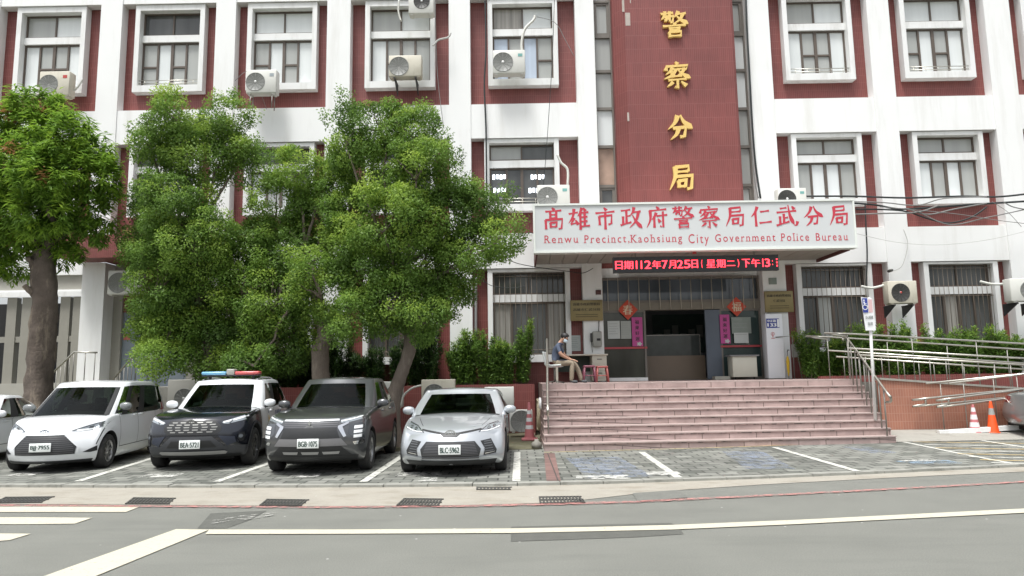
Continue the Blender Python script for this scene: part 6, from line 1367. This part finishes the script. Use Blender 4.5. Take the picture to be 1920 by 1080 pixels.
# ---------- police suv, navy and white
def front_suv(root, bvh, fr, body):
    g = fr('upper_grille', [[(-.38, .905), (.38, .905), (.50, .80), (.50, .72), (.42, .655), (-.42, .655), (-.50, .72), (-.50, .80)]], plast, .010)
    cells = []
    for r_, z in enumerate((.70, .74, .785, .83, .87)):
        n = 6 if r_ in (1, 2, 3) else 5; hw_ = (.40, .45, .47, .43, .37)[r_]
        for k in range(n): x = -hw_+2*hw_*(k+.5)/n; cells.append([(x-.045, z-.009), (x+.045, z-.009), (x+.052, z+.009), (x-.052, z+.009)])
    fr('grille_bar', cells, mat('grille_bright', (.32, .32, .30), .4, metal=.5), .016, g, fine=.2)
    mb = MB(); emblem(mb, 'ovals', bvh, .865, 1.1); local(mb, 'emblem', mat('dark_chrome', (.25, .25, .25), .2, metal=1.0), g)
    for sgn in (1, -1):
        mp = (lambda p: p) if sgn > 0 else mirror
        h = fr('headlight', [mp([(.49, .865), (.84, .985), (.90, .97), (.895, .90), (.72, .86), (.60, .83), (.53, .835)])], lampg, .008); fr('daylight_strip', [mp(band([(.52, .862), (.68, .90), (.86, .955)], .03))], lampw, .014, h); fr('lamp_divider', [mp(band([(.62, .84), (.66, .90)], .02))], lampd, .016, h)
        fr('fog_lamp', [mp([(.78, .66), (.85, .67), (.87, .60), (.85, .51), (.80, .50), (.765, .57)])], plast, .010); fr('fog_glass', [mp([(.81+.03*math.cos(a), .60+.035*math.sin(a)) for a in [k*math.pi/5 for k in range(10)]])], lampg, .015)
        fr('bonnet_crease', [mp(band([(.30, .3), (.40, .8), (.46, 1.15)], .008))], car_navy, .006, body, view='top')
        fr('bumper_wing', [mp([(.46, .63), (.72, .60), (.74, .50), (.60, .43), (.56, .50)])], mat('navy_cladding', (.030, .036, .055), .45), .012)
    lo = fr('lower_intake', [[(-.36, .62), (.36, .62), (.58, .42), (.58, .37), (-.58, .37), (-.58, .42)]], plastg, .008); fr('intake_mesh', [[(-.34, .545), (.34, .545), (.44, .42), (-.44, .42)]], plast, .014, lo)
    fr('skid_plate', [[(-.56, .352), (.56, .352), (.60, .325), (.56, .285), (-.56, .285), (-.60, .325)]], skid, .03)
    fr('front_valance', [[(-.80, .28), (.80, .28), (.76, .23), (-.76, .23)]], plast, .010)
NOSE3 = [(0, .16), (.07, .09), (.28, .02), (.5, .0), (.72, .015), (.9, .055), (1, .12)]
def extra_suv(root, bvh, fr, body):
    yb = 2.42; zr = bvh.ray_cast(Vector((0, yb, 4)), Vector((0, 0, -1)))[0].z
    lb = local(MB().cbox(-.60, .60, yb-.11, yb+.11, zr+.045, zr+.075, .012), 'light_bar', plast, root)
    bl_ = mat('blue_lens', (.16, .38, .56), .25, .1, 14); rd_ = mat('red_lens_bar', (.50, .09, .09), .25, .15, 14)
    local(MB().cbox(-.60, -.09, yb-.13, yb+.13, zr+.075, zr+.15, .03), 'blue_lens', bl_, lb); local(MB().cbox(.09, .60, yb-.13, yb+.13, zr+.075, zr+.15, .03), 'red_lens', rd_, lb)
    local(MB().cbox(-.085, .085, yb-.12, yb+.12, zr+.075, zr+.20, .02), 'speaker_box', mat('grey_box', (.30, .30, .27)), lb)
    for s in (-1, 1): local(MB().box(s*.45-.02, s*.45+.02, yb-.05, yb+.05, zr-.03, zr+.05), 'bracket', plast, lb)
    for vw in ('right', 'left'):
        c = (1.95, .80); fr('police_badge', [[(c[0]+.07*math.cos(a)*(1 if k % 2 else .62), c[1]+.09*math.sin(a)*(1 if k % 2 else .62)) for k, a in enumerate([k*math.pi/8 for k in range(16)])]], mat('badge_gold', (.55, .36, .08), .5), .006, body, view=vw)
        fr('door_lettering', [[(1.92, .93), (1.98, .93), (1.96, 1.03), (1.94, 1.03)]]+[[(2.55+.14*k, .86), (2.63+.14*k, .86), (2.63+.14*k, .96), (2.55+.14*k, .96)] for k in range(4)], mat('navy_lettering', (.05, .07, .14), .5), .006, body, view=vw)
    for s in (-1, 1):
        mb = MB(); P = [];
        for k in range(9):
            y = 2.3+1.5*k/8; h = bvh.ray_cast(Vector((s*.56, y, 4)), Vector((0, 0, -1))); P.append(h[0]+Vector((0, 0, .035 if 0 < k < 8 else 0)))
        local(mb.tube(P, .016, 6), 'roof_rail', skid, root)
SUV = dict(L=4.6, W=1.855, wb=2.69, fo=.93, R=.355, stations=[(0, .80, .26, .90, .955), (.16, .88, .22, .955, 1.01), (.45, .92, .21, 1.0, 1.045), (.93, .9275, .21, 1.035, 1.075), (1.34, .9275, .21, 1.06, 1.12), (1.95, .925, .21, 1.07, 1.09), (2.9, .925, .21, 1.09, 1.11), (3.7, .925, .23, 1.12, 1.13), (4.25, .90, .28, 1.12, 1.14), (4.6, .83, .36, 1.05, 1.1)],
    nose=NOSE3, bow=.27, house=(1.24, 4.46, 2.02, 4.02, 1.02, 1.625, .88, .70), alines=[0, .045, .10, .36, .39, .64, .80, 1.0], glass={2: 1, 3: 2, 4: 1, 5: 1}, belt=(1.07, 1.14), seams=(1.42, 2.45, 3.4), handles=(2.22, 3.2), mirror=(1.75, 1.15), cowl=1.22, gbow=.22, roofdrop=.07)
S_ = dict(SUV, name='police_car', loc=(-5.92, 12.68, .05), rz=.11, label='navy and white police car with a blue and red light bar on its roof', paint=car_navy, paint2=car_white, roof_paint=car_white, split=1.3, clad=plastg, clad_rows=2, arch=True, front=front_suv, plate=(.485, 'BEA·5721'), extra=extra_suv, rim=darkalloy)
car(S_)
# ---------- white minivan
def front_van(root, bvh, fr, body):
    g = fr('front_grille', [[(-.31, .675), (.31, .675), (.52, .48), (.50, .335), (-.50, .335), (-.52, .48)]], plast, .010); fr('slat', slats(-.46, .46, .345, .66, 9, .008, lambda f: 1.05-.38*max(0, f-.35)), mat('dark_slat', (.10, .10, .105)), .015, g, fine=.12)
    fr('grille_surround', [band([(-.55, .46), (-.33, .70), (.33, .70), (.55, .46), (.53, .31)], .035)], car_white, .022)
    mb = MB(); emblem(mb, 'ovals', bvh, .725, 1.05); local(mb, 'emblem', mat('blue_chrome', (.35, .42, .55), .15, metal=1.0), g)
    for sgn in (1, -1):
        mp = (lambda p: p) if sgn > 0 else mirror
        h = fr('headlight', [mp([(.40, .735), (.56, .80), (.70, .85), (.81, .88), (.815, .79), (.70, .755), (.55, .73)])], lampg, .008); fr('lamp_bezel', [mp(band([(.40, .745), (.56, .808), (.70, .858), (.815, .89)], .016))], lampd, .012, h); fr('daylight_strip', [mp(band([(.46, .745), (.60, .755), (.72, .78)], .03))], lampw, .013, h); fr('projector', [mp([(.60, .77), (.66, .775), (.67, .82), (.61, .805)])], lampd, .014, h); fr('lamp_divider', [mp([(.72, .845), (.815, .88), (.815, .83), (.76, .79)])], lampd, .015, h)
        fr('corner_vent', [mp([(.60, .355), (.80, .47), (.80, .37), (.70, .345)])], plast, .010)
        fr('bumper_seam', [mp(band([(.815, .79), (.79, .62), (.76, .48)], .012))], plast, .004)
    fr('front_valance', [[(-.76, .225), (.76, .225), (.72, .17), (-.72, .17)]], plast, .010)
VAN = dict(L=4.26, W=1.695, wb=2.75, fo=.83, R=.315, stations=[(0, .70, .17, .74, .82), (.14, .79, .16, .84, .91), (.40, .84, .16, .925, .98), (.83, .8475, .16, .965, 1.02), (1.2, .8475, .16, 1.0, 1.04), (1.9, .8475, .16, 1.02, 1.04), (2.7, .8475, .16, 1.05, 1.07), (3.4, .845, .18, 1.08, 1.09), (3.95, .83, .22, 1.08, 1.1), (4.26, .76, .30, 1.02, 1.06)],
    nose=[(0, .12), (.07, .06), (.28, .0), (.5, .02), (.72, .06), (.9, .12), (1, .2)], bow=.34, house=(.76, 4.2, 1.62, 3.98, .96, 1.625, .82, .69), alines=[0, .04, .16, .20, .45, .475, .72, .92, 1.0], glass={1: 1, 2: 2, 3: 1, 4: 2, 5: 1, 6: 1}, belt=(1.03, 1.1), seams=(1.3, 2.2, 3.2), handles=(2.05, 2.4), mirror=(1.35, 1.14), cowl=.80, gbow=.26, roofdrop=.06, black_pillar=True)
S_ = dict(VAN, name='parked_minivan', loc=(-8.58, 12.62, .05), rz=.15, label='white minivan parked at the left, nose out beside the police car', paint=car_white, front=front_van, plate=(.475, 'BJJ·7955'), mirror_paint=mat('grey_mirror', (.16, .17, .17), .35, coat=1), spokes=8)
car(S_)
# ---------- white police sedan cut by the left edge, silver car cut by the right edge
def side_text(root, bvh, fr, body):
    for k in range(5): fr('side_lettering', [[(2.9+.17*k, .80), (3.0+.17*k, .80), (3.0+.17*k, .88), (2.9+.17*k, .88)]], mat('grey_letter', (.34, .36, .40), .5), .006, body, view='right')
S_ = dict(SEDAN, name='parked_sedan', loc=(-11.5, 12.55, .05), rz=.13, label='white sedan cut off by the left edge, with lettering along its side', paint=car_white, front=front_sedan, extra=side_text)
car(S_)
def rear_lamp(root, bvh, fr, body):
    for vw in ('left', 'right'): fr('tail_light', [[(4.2, .80), (4.47, .78), (4.47, .93), (4.15, .95)]], redl, .008, view=vw)
    fr('tail_light', [[(.5, .80), (.80, .80), (.80, .94), (.5, .92)]], redl, .008, view='rear'); fr('tail_light', [mirror([(.5, .80), (.80, .80), (.80, .94), (.5, .92)])], redl, .008, view='rear')
g_ = gnd(1887, 822, .05)
SHORT = dict(SEDAN, L=4.5, stations=SEDAN['stations'][:-3]+[(4.0, .91, .2, .985, 1.05), (4.32, .88, .24, .98, 1.05), (4.5, .82, .30, .93, 1.0)], house=(1.36, 4.2, 2.22, 3.3, .90, 1.365, .90, .67))
S_ = dict(SHORT, name='parked_sedan', loc=(11.5+4.5, 16.35, .075), rz=R_(90), label='silver car cut off by the right edge behind the traffic cones', paint=car_silver2, front=front_sedan, extra=rear_lamp)
car(S_)
# ================================================================== seated man and his chair
skin_m = mat('skin', (.42, .24, .165), .5, .06, 30, spec=.4); shirt = mat('grey_blue_shirt', (.075, .095, .14), .85, .18, 28, bump=.3, bscale=60); trou = mat('khaki_trousers', (.25, .205, .15), .85, .12, 20, bump=.3, bscale=50); hairm = mat('black_hair', (.012, .011, .011), .55, .3, 60); shoem = mat('dark_shoe', (.05, .055, .06), .6); maskm = mat('pale_blue_mask', (.55, .68, .74), .8)
PX, PY, PZ = at(1040, 690, 18.38).x, 18.38, LAND
def skinned(nodes, edges, root_i, levels=2):
    """one continuous surface grown round a skeleton: nodes (position, radius)"""
    me = bpy.data.meshes.new('figure'); me.from_pydata([n[0] for n in nodes], edges, []); o = bpy.data.objects.new('figure', me); COL.objects.link(o)
    sk = o.modifiers.new('k', 'SKIN'); sk.branch_smoothing = .4; sk.use_smooth_shade = True
    for i, n in enumerate(nodes):
        r = n[1]; me.skin_vertices[0].data[i].radius = (r, r) if not hasattr(r, '__len__') else r; me.skin_vertices[0].data[i].use_root = (i == root_i)
    s = o.modifiers.new('s', 'SUBSURF'); s.levels = levels; s.render_levels = levels
    r = bpy.data.meshes.new_from_object(o.evaluated_get(bpy.context.evaluated_depsgraph_get()))
    V = [v.co.copy() for v in r.vertices]; Fc = [list(p.vertices) for p in r.polygons]; bpy.data.objects.remove(o); bpy.data.meshes.remove(r); return V, Fc
# local frame: +x the way he faces, y away from the camera, z up from the floor; materials follow the nearest bone
N = []; E_ = []; BM = []
def node(p, r): N.append((p, r)); return len(N)-1
def bone(a, b, m): E_.append((a, b)); BM.append(m)
pel = node((0, 0, .50), .125); ab = node((.01, 0, .63), .125); ch = node((.06, 0, .80), .135); uc = node((.11, 0, .93), .115); nk = node((.165, 0, 1.01), .056); hd0 = node((.20, 0, 1.07), .068); hd1 = node((.225, 0, 1.15), .088); hd2 = node((.225, 0, 1.215), .072)
bone(pel, ab, 1); bone(ab, ch, 1); bone(ch, uc, 1); bone(uc, nk, 0); bone(nk, hd0, 0); bone(hd0, hd1, 0); bone(hd1, hd2, 0)
for s in (-1, 1):
    sh = node((.10, s*.165, .925), .062); el = node((.20, s*.22, .70), .047); wr = node((.40, s*.09, .575), .030); pa = node((.455, s*.055, .565), .034); pe = node((.50, s*.045, .555), .028)
    cuff = node((.165, s*.20, .785), .055); bone(uc, sh, 1); bone(sh, cuff, 1); bone(cuff, el, 0); bone(el, wr, 0); bone(wr, pa, 0); bone(pa, pe, 0)
    for k, (dy, ln) in enumerate(((-.021, .060), (-.007, .072), (.008, .070), (.022, .056))):
        f1 = node((.528, s*.045+dy, .552), .0095); f2 = node((.528+ln*.5, s*.045+dy*1.1, .540), .0088); f3 = node((.528+ln*.75, s*.045+dy*1.1, .515), .0075); bone(pe, f1, 0); bone(f1, f2, 0); bone(f2, f3, 0)
    t1 = node((.455, s*.055-s*.032, .572), .011); t2 = node((.495, s*.055-s*.048, .572), .0095); bone(pa, t1, 0); bone(t1, t2, 0)
    hip = node((.05, s*.095, .49), .098); mid = node((.28, s*.115, .505), .082); kn = node((.47, s*.12+(.02 if s < 0 else .05), .495), .066)
    fx = .44 if s < 0 else .62
    cf = node((fx+.01 if s < 0 else .565, s*.125+(.0 if s < 0 else .06), .30), .064); an = node((fx, s*.125+(.0 if s < 0 else .07), .10), .058); hl = node((fx-.01, s*.125+(.0 if s < 0 else .07), .045), .040); to = node((fx+.155, s*.135+(.0 if s < 0 else .07), .032), .036)
    bone(pel, hip, 2); bone(hip, mid, 2); bone(mid, kn, 2); bone(kn, cf, 2); bone(cf, an, 2); bone(an, hl, 3); bone(hl, to, 3)
V, Fc = skinned(N, E_, pel)
def seg_d(p, a, b):
    ab_ = b-a; t = max(0, min(1, (p-a).dot(ab_)/ab_.length_squared)); return (p-(a+ab_*t)).length
BP = [(Vector(N[a][0]), Vector(N[b][0]), m, (N[a][1]+N[b][1])/2) for (a, b), m in zip(E_, BM)]
def mat_of(c):
    best, bmn = 9, 1
    for a, b, m, r in BP:
        d = seg_d(c, a, b)-r
        if d < best: best, bmn = d, m
    if bmn == 2 and c.z > .56: bmn = 1
    if bmn == 1 and c.z < .50: bmn = 2
    if bmn == 1 and c.z > 1.0: bmn = 0
    return bmn
# face: nose and brow pushed out of the head
for v in V:
    if v.z > 1.03:
        d = Vector((v.x-.225, v.y, v.z-1.14))
        if d.x > .03:
            v.x += .022*math.exp(-((v.z-1.115)/.018)**2-(v.y/.014)**2)+.006*math.exp(-((v.z-1.155)/.014)**2-(v.y/.05)**2)-.010*math.exp(-((v.z-1.135)/.012)**2-((abs(v.y)-.03)/.014)**2)
mb = MB()
for f in Fc: mb.f.append(f); mb.m.append(mat_of(sum((V[i] for i in f), Vector())/len(f))); mb.sm.append(True)
# head bowed: turn everything above the neck forward
piv = Vector((.165, 0, 1.01)); rot = Matrix.Rotation(R_(24), 4, 'Y')
def bow(v):
    t = max(0, min(1, (v.z-1.0)/.05)); return v.lerp(piv+rot@(v-piv), t)
mb.v = [tuple(bow(v)) for v in V]
man = mb.build('person', [skin_m, shirt, trou, shoem]); man.location = (PX, PY, PZ); man.rotation_euler = (0, 0, R_(-14)); man.scale = (1.06, 1.06, 1.06)
tag(man, 'man in blue grey shirt and khaki trousers sitting with bowed head and mask', 'person')
bm = bmesh.new(); bmesh.ops.create_uvsphere(bm, u_segments=20, v_segments=14, radius=1)
for v in bm.verts:
    c = v.co.copy(); p = Vector((.212+c.x*.112, c.y*.092, 1.185+c.z*.095))
    if c.x > .25 and c.z < .25: p.x = min(p.x, .235+.05*(c.z+.6)); 
    if c.z < -.55: p.z = 1.185-.55*.095; p.x = min(p.x, .20)
    p += Vector((random.uniform(-1, 1), random.uniform(-1, 1), random.uniform(-1, 1)))*.004; v.co = bow(p)
local(MB().bm(bm, 0, True), 'hair', hairm, man)
mk = MB(); n = 9
vs = [];
for j in range(6):
    z = 1.055+.075*j/5
    for i in range(n+1): a = R_(-80+160*i/n); r = .088+.018*math.sin(math.pi*j/5)*math.cos(a); vs.append(bow(Vector((.215+r*math.cos(a)*1.08, r*math.sin(a)*.93, z))))
mk.add(vs, [(j*(n+1)+i, j*(n+1)+i+1, (j+1)*(n+1)+i+1, (j+1)*(n+1)+i) for j in range(5) for i in range(n)], 0, True); local(mk, 'face_mask', maskm, man)
for s in (-1, 1):
    bm = bmesh.new(); bmesh.ops.create_uvsphere(bm, u_segments=10, v_segments=8, radius=1)
    for v in bm.verts: v.co = bow(Vector((.215+v.co.x*.018, s*.088+v.co.y*.010, 1.125+v.co.z*.030)))
    local(MB().bm(bm, 0, True), 'ear', skin_m, man)
    bm = bmesh.new(); bmesh.ops.create_uvsphere(bm, u_segments=8, v_segments=6, radius=.011)
    for v in bm.verts: v.co = bow(v.co+Vector((.303, s*.030, 1.135)))
    local(MB().bm(bm, 0, True), 'eye', mat('eye_dark', (.03, .025, .02), .2), man)
mk = MB(); mk.tube([(.135, -.085, .99), (.20, -.06, .975), (.225, 0, .945), (.20, .06, .975), (.135, .085, .99)], .017, 6); local(mk, 'shirt_collar', shirt, man)
# white shell chair with a red seat pad
cx_ = PX; chr_ = empty('shell_chair', (cx_, PY, LAND), 'white plastic shell chair with a red seat pad under the seated man', 'chair', rz=R_(-14)); chr_.scale = (1.06, 1.06, 1.06)
sh = MB(); prof = [(.20, .405), (.12, .395), (-.06, .39), (-.17, .40), (-.225, .45), (-.255, .55), (-.285, .68), (-.30, .78)]; P = smoothpath([(a, 0, b) for a, b in prof], 3); n = 8; vs = []
for p in P:
    for i in range(n+1): t = -1+2*i/n; vs.append((p.x+.05*t*t*(1 if p.z > .45 else 0), t*.22, p.z+(.05*t**4 if p.z < .45 else 0)))
k = len(P); sh.add(vs, [(j*(n+1)+i, j*(n+1)+i+1, (j+1)*(n+1)+i+1, (j+1)*(n+1)+i) for j in range(k-1) for i in range(n)], 0, True)
s_ = local(sh, 'seat_shell', mat('shell_white', (.66, .70, .68), .35, .03, 9), chr_); so_ = s_.modifiers.new('t', 'SOLIDIFY'); so_.thickness = .022
local(MB().cbox(-.15, .16, -.17, .17, .405, .43, .012), 'seat_pad', mat('red_pad', (.30, .02, .03), .6), chr_)
local(MB().tube([(0, 0, .39), (0, 0, .05)], .028, 10), 'pedestal', steel_d, chr_)
mb = MB()
for a in range(4): mb.tube([(0, 0, .06), (.24*math.cos(a*math.pi/2+.5), .24*math.sin(a*math.pi/2+.5), .015)], .016, 6)
local(mb, 'foot', steel_d, chr_)
